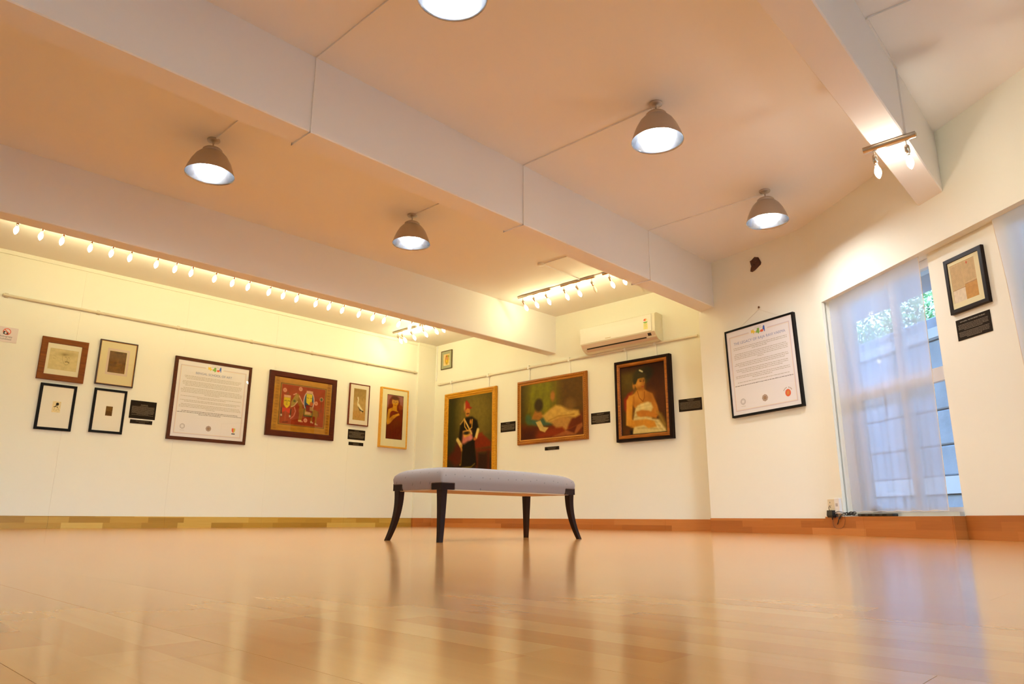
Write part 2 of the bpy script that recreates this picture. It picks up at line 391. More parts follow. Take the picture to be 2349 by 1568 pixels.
m1.inputs[0].default_value = .80; m2.inputs[0].default_value = .24
t.links.new(b.outputs[0], m1.inputs[1]); t.links.new(tl.outputs[0], m1.inputs[2]); t.links.new(m1.outputs[0], m2.inputs[1]); t.links.new(tr.outputs[0], m2.inputs[2])
t.links.new(m2.outputs[0], t.nodes['Material Output'].inputs[0]); M['sheer'] = m_
M['hem'] = mat('curtain_hem', (.78, .66, .52), .9)
def curtain(lab, ut0, ut1, ub0, ub1, z0, z1, off, folds, seed, hem_right, lend=None):
    r = random.Random(seed); nu, nz = 90, 26
    ph = [r.random()*6.28 for _ in range(4)]
    V, F = [], []
    for j in range(nz+1):
        v = j/nz; z = z1+(z0-z1)*v
        for i in range(nu+1):
            s = i/nu
            a = ut0+(ub0-ut0)*v; e = ut1+(ub1-ut1)*v
            if lend:
                for (zl0, ul0), (zl1, ul1) in zip(lend[:-1], lend[1:]):
                    if zl1 <= z <= zl0: a = ul0+(ul1-ul0)*(zl0-z)/(zl0-zl1)
            u = a+(e-a)*s
            amp = .003+.009*v
            o = off+amp*(math.sin(s*folds*6.28+ph[0]+v*.6)+.5*math.sin(s*folds*2.3*6.28+ph[1]))*.7
            p = WW.at(u, z+ (.004*math.sin(s*folds*6.28+ph[2]) if j == nz else 0), o); V.append(tuple(p))
    for j in range(nz):
        for i in range(nu): a = j*(nu+1)+i; F.append((a, a+1, a+nu+2, a+nu+1))
    c = MB().add(V, F, 0, True).build('curtain', M['sheer']); tag(c, lab, 'curtain', 'sheer window curtains')
    k = nu if hem_right else 0
    MB().tube([V[j*(nu+1)+k] for j in range(nz+1)], .0028, 6).build('side_hem', M['hem'], c)
    MB().tube([V[nz*(nu+1)+i] for i in range(0, nu+1, 2)], .003, 6).build('bottom_hem', M['hem'], c)
    return c
curtain('sheer white curtain over the window left of the framed letter', .345, 1.665, .375, 1.605, .222, LZ-.002, -.055, 5.5, 3, True)
curtain('sheer white curtain cut off by the right edge, beside the framed letter', 2.452, 4.25, 2.54, 4.25, .22, LZ-.002, -.065, 7, 8, False,
        [(LZ, 2.450), (2.22, 2.462), (1.874, 2.488), (1.185, 2.514), (0, 2.54)])

# ------------------------------------------------------------------ outside the window
M['stone'] = mat('grey_stone', (.22, .25, .28), .9, noise=.3, nscale=5, bump=.5, bscale=14)
M['concrete'] = mat('concrete_pale', (.42, .43, .44), .9, noise=.1, nscale=3)
M['ground'] = mat('yard_ground', (.30, .29, .27), .95, noise=.2, nscale=4)
g = struct(wall_box(MB(), WW, -24, 14, -.3, -.06, -.31, -9.).build('ground_outside', M['ground']), 'paved yard outside the windows')
rw = wall_box(MB(), WW, -11, 9, -.06, 2.30, -2.12, -2.5).build('retaining_wall', mat('mortar', (.2, .22, .24), .95)); tag(rw, 'grey stone retaining wall outside the curtained window', 'wall')
rr = random.Random(5); zc = -.05
for row, hgt in enumerate((.50, .36, .42, .44, .40, .29)):
    if row == 1:
        wall_box(MB(), WW, -10.9, 8.9, zc, zc+.20, -2.02, -2.12).build('ledge', M['concrete'], rw); zc += .21
    u = -10.9-rr.random()*.4
    while u < 8.8:
        ww = .7+rr.random()*.6
        if u > -6.5 and u < 4.5:
            mb = MB(); d = rr.random()*.02
            mb.bbox(0, ww-.018, -.06-d, 0, 0, hgt-.016, .014)
            mb.build('stone', M['stone'], rw, WW.at(u, zc, -2.115), WW.rz)
        u += ww
    zc += hgt
wall_box(MB(), WW, -11, 9, 2.30, 2.42, -2.02, -2.55).build('coping', M['concrete'], rw)
# neighbouring eave and building
nb = wall_box(MB(), WW, -34, 12, -.06, 6.0, -8.2, -8.6).build('neighbour_building', mat('neighbour_blue', (.24, .32, .42), .8)); tag(nb, 'pale blue building far beyond the retaining wall', 'building')
for k in range(18):
    f = wall_box(MB(), WW, -20+(k%9)*2.4, -19+(k%9)*2.4, 1.7+2.1*(k//9), 3.0+2.1*(k//9), -8.15, -8.21).build('window_panel', mat('pane_dark', (.15, .22, .3), .2), nb)
ev = wall_box(MB(), WW, -9, 7, 2.76, 2.82, -1.3, -1.75).build('roof_eave', M['concrete']); tag(ev, 'grey overhanging slab outside above the retaining wall', 'overhang')
for u in (-8.5, -4.2, 1.0, 5.5): wall_box(MB(), WW, u, u+.12, 2.42, 2.76, -2.15, -2.27).build('bracket', M['concrete'], ev); wall_box(MB(), WW, u, u+.12, 2.70, 2.76, -1.75, -2.27).build('bracket_arm', M['concrete'], ev)
M['leaf'] = mat('leaf_green', (.07, .15, .06), .9, spec=.05, noise=.5, nscale=3)
M['bark'] = mat('bark', (.06, .045, .035), .9, noise=.3)
def tree(lab, u, off, h, seed):
    p = WW.at(u, -.06, off); r = random.Random(seed)
    t = empty('tree', lab, 'tree', p)
    MB().tube([(0, 0, 0), (.05, .05, h*.35), (.15, -.05, h*.6), (.1, .1, h*.85)], [.11, .09, .07, .03], 8).build('trunk', M['bark'], t)
    MB().tube([(.1, -.02, h*.5), (-.5, .5, h*.52), (-1.2, 1.1, h*.6)], [.06, .045, .02], 7).build('branch', M['bark'], t)
    MB().tube([(.1, -.02, h*.55), (.6, -.6, h*.62), (1.2, -1.3, h*.7)], [.05, .04, .02], 7).build('branch', M['bark'], t)
    mb = MB()
    for _ in range(5600):
        th, ph, rad = r.random()*6.28, math.acos(r.uniform(-1, 1)), r.random()**.4
        c = Vector((1.5*rad*math.cos(th)*math.sin(ph), 1.5*rad*math.sin(th)*math.sin(ph), h*.78+.95*rad*math.cos(ph)))
        a = Vector((r.uniform(-1, 1), r.uniform(-1, 1), r.uniform(-1, 1))).normalized()*.048; b = a.cross(Vector((r.uniform(-1, 1), r.uniform(-1, 1), r.uniform(-1, 1)))).normalized()*.024
        mb.add([c-a, c+b, c+a, c-b], [(0, 1, 2, 3)])
    tag(mb.build('foliage', M['leaf'], t), kind='stuff')
tree('leafy green tree seen through the gap beside the curtain', -3.5, -4.7, 4.2, 2)
tree('leafy green tree behind the sheer curtain', -7.6, -5.2, 4.8, 4)
tree('leafy green tree behind the right-hand curtain', 4.8, -5.0, 4.0, 6)

# ------------------------------------------------------------------ painted pictures: colours on a fine grid
class Canvas:
    def __init__(s, wd, ht, bg, n=120):
        s.w, s.h = wd, ht; k = n/max(wd, ht); s.nx, s.ny = max(8, int(wd*k)), max(8, int(ht*k))
        x = np.linspace(0, wd/ht, s.nx+1); y = np.linspace(0, 1, s.ny+1)
        s.X, s.Y = np.meshgrid(x/(wd/ht), y); s.asp = wd/ht
        s.c = np.zeros(s.X.shape+(3,)); s.c[:] = np.array(bg)/255.
        s.r = np.random.RandomState(4)
    def _mix(s, d, col, soft, op=1.):
        a = np.clip(.5-d/max(soft, 1e-4), 0, 1)*op
        s.c = s.c*(1-a[..., None])+np.array(col)/255.*a[..., None]
    def ell(s, cx, cy, rx, ry, col, soft=.02, rot=0., op=1.):
        dx, dy = (s.X-cx)*s.asp, s.Y-cy; c, q = math.cos(rot), math.sin(rot)
        a, b = (dx*c+dy*q)/(rx*s.asp), (-dx*q+dy*c)/ry
        s._mix((np.sqrt(a*a+b*b)-1)*min(rx*s.asp, ry), col, soft, op); return s
    def poly(s, pts, col, soft=.012, op=1.):
        px = np.array([p[0]*s.asp for p in pts]); py = np.array([p[1] for p in pts]); X, Y = s.X*s.asp, s.Y
        d = np.full(X.shape, 9.); ins = np.zeros(X.shape, bool); n = len(pts)
        for i in range(n):
            x0, y0, x1, y1 = px[i], py[i], px[(i+1) % n], py[(i+1) % n]
            ex, ey = x1-x0, y1-y0; t_ = np.clip(((X-x0)*ex+(Y-y0)*ey)/(ex*ex+ey*ey+1e-12), 0, 1)
            d = np.minimum(d, np.hypot(X-x0-t_*ex, Y-y0-t_*ey))
            cond = (y0 > Y) != (y1 > Y)
            xi = ex*(Y-y0)/(ey if abs(ey) > 1e-9 else 1e-9)+x0
            ins ^= cond & (X < xi)
        s._mix(np.where(ins, -d, d), col, soft, op); return s
    def line(s, pts, r, col, soft=.01, op=1.):
        X, Y = s.X*s.asp, s.Y; d = np.full(X.shape, 9.)
        for (x0, y0), (x1, y1) in zip(pts[:-1], pts[1:]):
            x0, x1 = x0*s.asp, x1*s.asp; ex, ey = x1-x0, y1-y0
            t_ = np.clip(((X-x0)*ex+(Y-y0)*ey)/(ex*ex+ey*ey+1e-12), 0, 1); d = np.minimum(d, np.hypot(X-x0-t_*ex, Y-y0-t_*ey))
        s._mix(d-r, col, soft, op); return s
    def rect(s, x0, y0, x1, y1, col, soft=.006, op=1.): return s.poly([(x0, y0), (x1, y0), (x1, y1), (x0, y1)], col, soft, op)
    def grain(s, amt=.05, sc=9):
        k = s.r.rand(sc+2, sc+2)-.5
        gx, gy = s.X*sc, s.Y*sc; i, j = gx.astype(int), gy.astype(int); fx, fy = gx-i, gy-j
        v = k[j, i]*(1-fx)*(1-fy)+k[j, i+1]*fx*(1-fy)+k[j+1, i]*(1-fx)*fy+k[j+1, i+1]*fx*fy
        s.c = np.clip(s.c*(1+amt*2*v[..., None])+(s.r.rand(*s.X.shape)-.5)[..., None]*amt*.35, 0, 1); return s
m_, t, b = newmat('painted_colours'); at = t.nodes.new('ShaderNodeAttribute'); at.attribute_name = 'paint'
t.links.new(at.outputs['Color'], b.inputs['Base Color']); b.inputs['Roughness'].default_value = .55; b.inputs['Specular IOR Level'].default_value = .1
M['painted'] = m_
def canvas_mesh(name, cv, x0, x1, z0, z1, y, parent):
    nx, ny = cv.nx, cv.ny
    xs = np.linspace(x0, x1, nx+1); zs = np.linspace(z1, z0, ny+1)
    V = [(xs[i], y, zs[j]) for j in range(ny+1) for i in range(nx+1)]
    F = [(j*(nx+1)+i, (j+1)*(nx+1)+i, (j+1)*(nx+1)+i+1, j*(nx+1)+i+1) for j in range(ny) for i in range(nx)]
    me = bpy.data.meshes.new(name); me.from_pydata(V, [], F); me.materials.append(M['painted'])
    ca = me.color_attributes.new('paint', 'FLOAT_COLOR', 'POINT')
    c = cv.c.reshape(-1, 3); l = np.where(c <= .04045, c/12.92, ((c+.055)/1.055)**2.4)
    ca.data.foreach_set('color', np.hstack([l, np.ones((len(l), 1))]).astype(np.float32).ravel())
    o = bpy.data.objects.new(name, me); COL.objects.link(o); o.parent = parent; return o

# ------------------------------------------------------------------ framed pictures
def frame_mesh(wd, ht, prof, mats, midx=None):
    """mitred frame: prof = (inset, depth) pairs, x centred, z from 0; front is -y"""
    mb = MB(); R = []
    for i, y in prof: R.append([(-wd/2+i, -y, i), (wd/2-i, -y, i), (wd/2-i, -y, ht-i), (-wd/2+i, -y, ht-i)])
    for k in range(len(R)-1):
        for q in range(4):
            a, b_, c, d = R[k][q], R[k][(q+1) % 4], R[k+1][(q+1) % 4], R[k+1][q]
            mb.add([a, b_, c, d], [(0, 1, 2, 3)], midx[k] if midx else 0)
    return mb
FM = {
 'brown': woodmat('frame_brown_wood', rgb(100, 52, 8), rgb(132, 72, 18), .4),
 'thin': mat('frame_dark_brown', rgb(52, 28, 14), .35), 'thin_in': mat('frame_inner_gilt', rgb(190, 120, 40), .35, .3),
 'black': mat('frame_black', (.006, .005, .005), .5, spec=.12), 'umber': woodmat('frame_umber', rgb(66, 28, 8), rgb(84, 40, 14), .4),
 'maroon': woodmat('frame_maroon', rgb(62, 16, 6), rgb(84, 32, 8), .35), 'mahog': woodmat('frame_mahogany', rgb(92, 34, 16), rgb(118, 52, 24), .35),
 'pine': woodmat('frame_pine', rgb(206, 148, 50), rgb(228, 172, 72), .45), 'gold': woodmat('frame_gold', rgb(178, 118, 10), rgb(220, 160, 34), .35),
 'oldgold': woodmat('frame_old_gold', rgb(128, 72, 8), rgb(170, 104, 28), .4), 'bronze': woodmat('frame_bronze', rgb(120, 66, 14), rgb(176, 104, 30), .38),
 'ebony': mat('frame_ebony', (.014, .006, .004), .45, spec=.07), 'gilt': mat('frame_gilt_bead', rgb(206, 150, 60), .35, .4),
 'olive': mat('frame_dark_olive', rgb(84, 66, 20), .35), 'blackwood': woodmat('frame_black_wood', rgb(18, 10, 6), rgb(34, 20, 12), .45),
}
MT = {'cream': mat('mount_cream', (.74, .67, .46), .8), 'straw': mat('mount_straw', (.68, .58, .32), .8), 'white': mat('mount_white', (.80, .75, .62), .8),
      'buff': mat('mount_buff', (.74, .66, .50), .8), 'sage': mat('mount_sage', (.36, .36, .22), .8), 'pink': mat('mount_pinkish', (.62, .48, .38), .8), 'lemon': mat('mount_lemon', (.78, .70, .42), .8)}
def picture(name, lab, cat, pl, u0, u1, z0, z1, prof, fmats, midx=None, mount=None, art=None, cv=None, glass=False, group=None, tilt=0., backy=.004, inner=None, off=0.):
    wd, ht = u1-u0, z1-z0
    root = empty(name, lab, cat, pl.at((u0+u1)/2, z0, .001+off), pl.rz, group)
    if tilt: root.rotation_euler = (0, tilt, pl.rz)
    frame_mesh(wd, ht, prof, fmats, midx).build('frame', fmats, root)
    ins, dep = prof[-1]
    MB().box(-wd/2+.004, wd/2-.004, -backy, 0, .004, ht-.004).build('backing', MT['buff'], root)
    yb = dep
    if mount:
        if inner:     # window mount with a real opening
            ax0, ax1, az0, az1 = inner
            mb = MB(); o_ = [(-wd/2+ins, -yb-.002, ins), (wd/2-ins, -yb-.002, ins), (wd/2-ins, -yb-.002, ht-ins), (-wd/2+ins, -yb-.002, ht-ins)]
            i_ = [(ax0, -yb-.002, az0), (ax1, -yb-.002, az0), (ax1, -yb-.002, az1), (ax0, -yb-.002, az1)]
            k_ = [(x, -yb+.0015, z) for x, y, z in i_]
            mb.loft([o_, i_, k_], True, (False, False), 0, False); mb.build('mount', mount, root)
        else:
            MB().box(-wd/2+ins, wd/2-ins, -yb-.001, -yb+.002, ins, ht-ins).build('mount', mount, root)
    if cv:
        ax0, ax1, az0, az1 = art
        canvas_mesh('picture_sheet', cv, ax0, ax1, az0, az1, -yb-(.0015 if mount and not inner else -.001), root)
    if glass:
        MB().add([(-wd/2+ins, -yb-.004, ins), (wd/2-ins, -yb-.004, ins), (wd/2-ins, -yb-.004, ht-ins), (-wd/2+ins, -yb-.004, ht-ins)], [(0, 1, 2, 3)]).build('glazing', M['glazing'], root)
    return root
def flat_prof(wd, dep, rec=.010, b=.004): return [(0, 0), (0, dep-b), (b, dep), (wd-b*.5, dep), (wd, dep-rec)]

# --- left wall ---
def rel(u0, u1, z0, a0, a1, b0, b1):
    c = (u0+u1)/2; return (a0-c, a1-c, b0-z0, b1-z0)
# 1 pencil sketch
u0, u1, z0, z1 = -.620, -.105, 1.778, 2.310
cv = Canvas(.31, .26, (206, 188, 134), 110)
cv.grain(.04, 14)
cv.ell(.60, .22, .24, .09, (168, 150, 100), .14, -.08, .75).ell(.53, .25, .09, .05, (128, 112, 72), .08, 0, .7)
cv.line([(.46, .32), (.48, .52), (.54, .66), (.62, .72), (.69, .66), (.71, .50)], .006, (142, 124, 82), .02, .8)
cv.ell(.61, .42, .10, .16, (198, 178, 126), .08, 0, .6).line([(.58, .58), (.64, .56), (.71, .60)], .018, (110, 92, 58), .025, .9)
cv.line([(.62, .38), (.64, .50), (.61, .52)], .006, (140, 120, 80), .02, .8).line([(.55, .36), (.60, .35)], .008, (120, 102, 64), .015).line([(.66, .36), (.70, .37)], .008, (120, 102, 64), .015)
cv.line([(.14, .34), (.24, .37)], .008, (170, 150, 98), .03, .8).line([(.15, .47), (.22, .50)], .01, (166, 146, 94), .03, .8).line([(.60, .72), (.55, .95)], .006, (180, 160, 110), .03, .7)
picture('framed_sketch', 'pencil sketch of a moustached man in a wide brown wooden frame', 'picture', WL, u0, u1, z0, z1, flat_prof(.071, .03), [FM['brown']], None, MT['cream'],
        rel(u0, u1, z0, -.521, -.203, 1.91, 2.18), cv, True, 'framed pictures on the picture wall', inner=rel(u0, u1, z0, -.519, -.205, 1.913, 2.177))
# 2 small brown print in straw mount
u0, u1, z0, z1 = .022, .481, 1.800, 2.392
cv = Canvas(.21, .285, (104, 70, 28), 100)
cv.poly([(.1, .9), (.5, .3), (.58, .25), (.75, .55), (.8, .95)], (122, 86, 34), .2, .8).ell(.3, .62, .14, .14, (92, 58, 24), .1, 0, .7).rect(.28, .04, .75, .10, (82, 54, 20), .05).rect(0, .82, 1, 1, (116, 80, 44), .2, .7).rect(.1, .18, .9, .23, (92, 62, 24), .05, .7).grain(.12, 16)
p = picture('framed_print', 'small dark brown print in a wide straw mount and thin dark frame', 'picture', WL, u0, u1, z0, z1, [(0, 0), (0, .028), (.003, .032), (.013, .032), (.014, .029), (.019, .02)], [FM['thin'], FM['thin_in']], [0, 0, 0, 0, 1], MT['straw'],
        rel(u0, u1, z0, .149, .358, 1.970, 2.257), cv, True, 'framed pictures on the picture wall', inner=rel(u0, u1, z0, .150, .357, 1.971, 2.256))
c_ = rel(u0, u1, z0, .124, .392, 1.941, 2.289)
frame_mesh(c_[1]-c_[0], c_[3]-c_[2], [(0, .0222), (.003, .0226), (.022, .0226), (.026, .0222)], None).build('inner_border', MT['pink'], p, ((c_[0]+c_[1])/2, 0, c_[2]))
# 3, 4 black frames
u0, u1, z0, z1 = -.556, -.160, 1.166, 1.733
cv = Canvas(.09, .136, (224, 206, 158), 70)
cv.ell(.58, .24, .17, .13, (30, 22, 14), .06).line([(.22, .50), (.42, .48), (.46, .30)], .03, (58, 44, 26), .04).line([(.30, .55), (.26, .85)], .02, (198, 176, 120), .04).line([(.55, .4), (.8, .7), (.5, .8)], .02, (186, 164, 112), .04).ell(.6, .52, .05, .04, (70, 52, 30), .05).grain(.05, 12)
picture('framed_miniature', 'tiny cream sketch with a black blot in a big white mount and black frame', 'picture', WL, u0, u1, z0, z1, flat_prof(.032, .028), [FM['black']], None, MT['white'],
        rel(u0, u1, z0, -.399, -.309, 1.385, 1.521), cv, False, 'framed pictures on the picture wall')
u0, u1, z0, z1 = .039, .428, 1.182, 1.750
cv = Canvas(.08, .122, (108, 76, 28), 60); cv.rect(0, .45, 1, 1, (84, 56, 22), .3).line([(0, .45), (.4, .42), (1, .55)], .02, (122, 90, 36), .06).grain(.1, 12)
picture('framed_miniature', 'tiny brown landscape in a big white mount and black frame, left of dark plaques', 'picture', WL, u0, u1, z0, z1, flat_prof(.030, .028), [FM['black']], None, MT['white'],
        rel(u0, u1, z0, .1995, .279, 1.406, 1.528), cv, False, 'framed pictures on the picture wall')
# 8 horse and rider
u0, u1, z0, z1 = 2.397, 3.580, 1.350, 2.349
cv = Canvas(1.004, .83, (168, 116, 34), 150)
for k in range(14): cv.rect(0, k/14, 1, k/14+.03, (150 if k % 2 else 178, 98 if k % 2 else 126, 26 if k % 2 else 44), .04, .45)
for k in range(18):
    cv.rect(.03, k/18, .075, k/18+.03, (120, 80, 24), .03, .6).rect(.925, k/18, .975, k/18+.035, (104, 62, 20), .03, .6)
cv.rect(.105, .105, .905, .885, (74, 56, 22), .008).rect(.115, .115, .895, .875, (158, 116, 52), .006).rect(.127, .125, .885, .865, (138, 50, 20), .006).rect(.38, .5, .73, .865, (122, 34, 10), .06, .6)
H = lambda x, y: (.127+.758*x, .125+.74*y)
for x, y in ((.07, .15), (.42, .07), (.80, .39), (.58, .86)): q = H(x, y); cv.ell(q[0], q[1], .032, .04, (196, 140, 106), .012).ell(q[0], q[1], .018, .022, (180, 116, 84), .012)
# attendant
cv.poly([H(.06, .33), H(.21, .33), H(.205, .52), H(.135, .62), H(.065, .52)], (196, 168, 30), .01).rect(*H(.06, .27), *H(.21, .33), (196, 150, 110), .008).line([H(.08, .42), H(.12, .41)], .006, (90, 70, 20)).line([H(.155, .41), H(.195, .42)], .006, (90, 70, 20)).line([H(.137, .42), H(.13, .52), H(.15, .52)], .005, (140, 104, 20))
cv.poly([H(.04, .60), H(.22, .60), H(.22, .74), H(.12, .68), H(.04, .72)], (186, 48, 26), .012).line([H(.02, .62), H(.03, .82)], .012, (60, 60, 40), .012).line([H(.235, .62), H(.225, .82)], .012, (60, 60, 40), .012).ell(*H(.03, .79), .012, .018, (210, 200, 170)).ell(*H(.22, .80), .012, .018, (210, 200, 170))
cv.line([H(.12, .68), H(.12, .95)], .012, (146, 70, 44), .02).line([H(.07, .97), H(.18, .95)], .008, (90, 32, 14), .02).poly([H(.10, .25), H(.14, .17), H(.18, .25)], (112, 72, 40), .012, .8)
# horse
cv.poly([H(.42, .52), H(.50, .56), H(.60, .58), H(.78, .56), H(.87, .60), H(.86, .70), H(.84, .78), H(.72, .72), H(.62, .70), H(.52, .71), H(.46, .76), H(.41, .66)], (132, 92, 20), .012)
cv.poly([H(.34, .18), H(.40, .22), H(.50, .50), H(.46, .62), H(.42, .52), H(.36, .42)], (136, 92, 24), .012)
cv.poly([H(.33, .20), H(.39, .26), H(.36, .42), H(.27, .56), H(.22, .58), H(.23, .42), H(.28, .30)], (150, 122, 50), .012).ell(*H(.30, .40), .022, .022, (78, 74, 30)).line([H(.37, .40), H(.30, .52), H(.24, .55)], .006, (210, 180, 130), .008)
cv.line([H(.40, .25), H(.50, .45)], .008, (206, 150, 116), .008).line([H(.27, .24), H(.33, .20)], .008, (206, 160, 120), .01)
for x, y0, y1, dx in ((.445, .70, .88, -.01), (.50, .68, .88, -.03), (.73, .70, .88, -.015), (.82, .72, .92, .0)): cv.line([H(x, y0), H(x+dx, y1)], .016, (132, 92, 22), .012).ell(*H(x+dx, y1+.01), .016, .02, (180, 156, 96), .01).ell(*H(x+dx+.035, y1+.025), .010, .012, (190, 150, 120), .01)
cv.line([H(.86, .62), H(.88, .74)], .008, (104, 62, 18), .01).line([H(.31, .56), H(.34, .66), H(.31, .78), H(.24, .86)], .008, (190, 120, 96), .012)
# rider
cv.ell(*H(.63, .36), .095, .20, (214, 196, 170), .01).ell(*H(.63, .36), .082, .185, (34, 66, 96), .012).poly([H(.56, .16), H(.70, .17), H(.70, .38), H(.64, .46), H(.57, .40)], (198, 172, 30), .012).rect(*H(.56, .09), *H(.71, .16), (196, 150, 112), .01).line([H(.58, .27), H(.62, .28)], .006, (110, 88, 20)).line([H(.66, .28), H(.69, .27)], .006, (110, 88, 20))
cv.rect(*H(.53, .56), *H(.73, .76), (52, 60, 24), .02).rect(*H(.545, .57), *H(.715, .73), (150, 112, 40), .012).poly([H(.56, .46), H(.72, .46), H(.72, .66), H(.58, .62)], (110, 28, 14), .012).ell(*H(.69, .42), .03, .04, (176, 92, 40), .012).rect(*H(.66, .5), *H(.745, .60), (160, 140, 80), .02, .8).rect(*H(.56, .64), *H(.68, .70), (196, 150, 110), .015, .8)
cv.ell(*H(.92, .27), .034, .044, (186, 130, 96), .012).ell(*H(.92, .27), .022, .03, (70, 82, 40), .012).line([H(.925, .32), H(.925, .60)], .004, (74, 60, 26), .008)
cv.grain(.05, 24)
p = picture('framed_painting', 'red folk painting of a horse and rider in a broad dark maroon frame', 'picture', WL, u0, u1, z0, z1, [(0, 0), (0, .036), (.006, .042), (.075, .040), (.088, .026)], [FM['maroon']], None, None,
        rel(u0, u1, z0, 2.4855, 3.4915, 1.436, 2.262), cv, True, 'framed pictures on the picture wall')
# 9 stork
u0, u1, z0, z1 = 3.836, 4.238, 1.645, 2.347
cv = Canvas(.25, .53, (176, 142, 78), 110)
cv.rect(0, 0, 1, .12, (148, 118, 62), .1).rect(0, .72, 1, 1, (186, 140, 76), .3).ell(.5, .22, .6, .12, (140, 112, 58), .2, 0, .7)
cv.line([(.34, .30), (.40, .33), (.38, .40), (.36, .46)], .020, (214, 202, 160), .02).poly([(.34, .44), (.46, .48), (.66, .60), (.84, .68), (.80, .72), (.62, .66), (.44, .58), (.32, .52)], (218, 208, 168), .03).poly([(.40, .58), (.60, .66), (.86, .70), (.80, .73), (.56, .69)], (58, 46, 28), .03).line([(.66, .69), (.68, .76)], .008, (214, 200, 160), .02).ell(.36, .285, .045, .022, (222, 212, 176), .02).line([(.30, .29), (.24, .36)], .006, (170, 90, 50), .01).grain(.06, 20)
picture('framed_painting', 'narrow painting of a white crane standing, thin mahogany frame and buff mount', 'picture', WL, u0, u1, z0, z1, [(0, 0), (0, .03), (.003, .033), (.014, .033), (.017, .022)], [FM['mahog']], None, MT['buff'],
        rel(u0, u1, z0, 3.921, 4.170, 1.734, 2.268), cv, True, 'framed pictures on the picture wall', inner=rel(u0, u1, z0, 3.922, 4.169, 1.735, 2.267))
# 10 woman in red, pine frame
u0, u1, z0, z1 = 4.466, 5.061, 1.323, 2.366
cv = Canvas(.356, .777, (104, 34, 8), 130)
cv.rect(0, 0, 1, .30, (150, 92, 80), .04).poly([(.08, .32), (.14, .12), (.32, .03), (.62, .03), (.78, .14), (.80, .34), (.6, .4), (.1, .5)], (110, 32, 10), .03).ell(.50, .155, .20, .095, (190, 134, 34), .015).ell(.5, .07, .22, .045, (84, 34, 12), .03).poly([(.38, .22), (.62, .22), (.62, .34), (.72, .38), (.4, .36), (.2, .38), (.16, .46), (.34, .32)], (186, 128, 26), .015)
cv.line([(.40, .16), (.46, .155)], .006, (92, 56, 16)).line([(.55, .155), (.61, .16)], .006, (92, 56, 16)).line([(.5, .16), (.49, .20), (.52, .20)], .004, (130, 84, 20)).line([(.46, .235), (.55, .235)], .005, (130, 50, 20))
cv.poly([(.10, .34), (.34, .29), (.34, .36), (.22, .40), (.20, .50), (.16, .60), (.06, .66), (.01, .60)], (190, 132, 26), .015).poly([(.02, .60), (.14, .56), (.40, .46), (.58, .43), (.74, .40), (.80, .44), (.62, .48), (.44, .55), (.22, .66), (.06, .69)], (196, 138, 28), .015)
cv.ell(.84, .27, .12, .055, (134, 56, 20), .03).ell(.62, .65, .18, .06, (112, 60, 12), .1, -.5, .7).rect(0, .75, 1, 1, (88, 22, 6), .2, .7).poly([(.3, .5), (.9, .6), (.9, .9), (.3, .95)], (96, 30, 6), .2, .5).grain(.06, 18)
cv.line([(0, 0), (1, 0), (1, 1), (0, 1), (0, 0)], .012, (70, 40, 14), .008)
picture('framed_painting', 'tall painting of a woman in red in a light pine frame with lemon mount', 'picture', WL, u0, u1, z0, z1, [(0, 0), (0, .048), (.003, .052), (.024, .052), (.027, .040)], [FM['pine']], None, MT['lemon'],
        rel(u0, u1, z0, 4.597, 4.953, 1.475, 2.252), cv, True, 'framed pictures on the picture wall', inner=rel(u0, u1, z0, 4.598, 4.952, 1.476, 2.251))

# ------------------------------------------------------------------ print: lettering, word rows, plaques
def lettering(text, size, x, z, y, parent, m, align='CENTER', sx=1., name='lettering'):
    cu = bpy.data.curves.new(name, 'FONT'); cu.body = text; cu.size = size; cu.align_x = align; cu.align_y = 'CENTER'; cu.extrude = .0002
    cu.materials.append(m); tmp = bpy.data.objects.new('lettering_curve', cu); COL.objects.link(tmp)
    me = bpy.data.meshes.new_from_object(tmp.evaluated_get(bpy.context.evaluated_depsgraph_get())); bpy.data.objects.remove(tmp)
    o = bpy.data.objects.new(name, me); COL.objects.link(o); o.parent = parent
    o.location = (x, y, z); o.rotation_euler = (PI/2, 0, 0); o.scale = (sx, 1, 1); return o
def words(parent, rows, m, y, seed=1, name='text_lines', h=.45):
    """rows: (x0, x1, z, line height) -> word-sized dashes"""
    r = random.Random(seed); mb = MB()
    for x0, x1, z, lh in rows:
        x = x0
        while x < x1-lh*.4:
            wl_ = min(x1-x, lh*r.uniform(.9, 3.4)*.62)
            t_ = lh*h
            # each word: an x-height bar broken by ascender strokes
            mb.add([(x, y, z), (x+wl_, y, z), (x+wl_, y, z+t_*.72), (x, y, z+t_*.72)], [(0, 1, 2, 3)])
            k = x+lh*.1
            while k < x+wl_-lh*.15:
                if r.random() < .4: mb.add([(k, y, z+t_*.72), (k+lh*.11, y, z+t_*.72), (k+lh*.11, y, z+t_*1.15), (k, y, z+t_*1.15)], [(0, 1, 2, 3)])
                k += lh*.32
            x += wl_+lh*.28
    o = mb.build(name, m, parent); o['kind'] = 'stuff'; return o
def para(cx, z, lh, widths, wtot): return [(cx-wtot*f/2, cx+wtot*f/2, z-i*lh, lh) for i, f in enumerate(widths)]
def plaque(lab, pl, u0, u1, z0, z1, rows, title=None, off=0., seed=1):
    r = MB().bbox(-(u1-u0)/2, (u1-u0)/2, -.005, 0, 0, z1-z0, .0012).build('wall_plaque', M['plaque'], None, pl.at((u0+u1)/2, z0, .0005+off), pl.rz)
    tag(r, lab, 'plaque', 'dark text plaques beside the pictures')
    if rows: words(r, rows, M['ptext'], -.0056, seed)
    if title: title(r)
    return r
W_, H_ = .329, .238
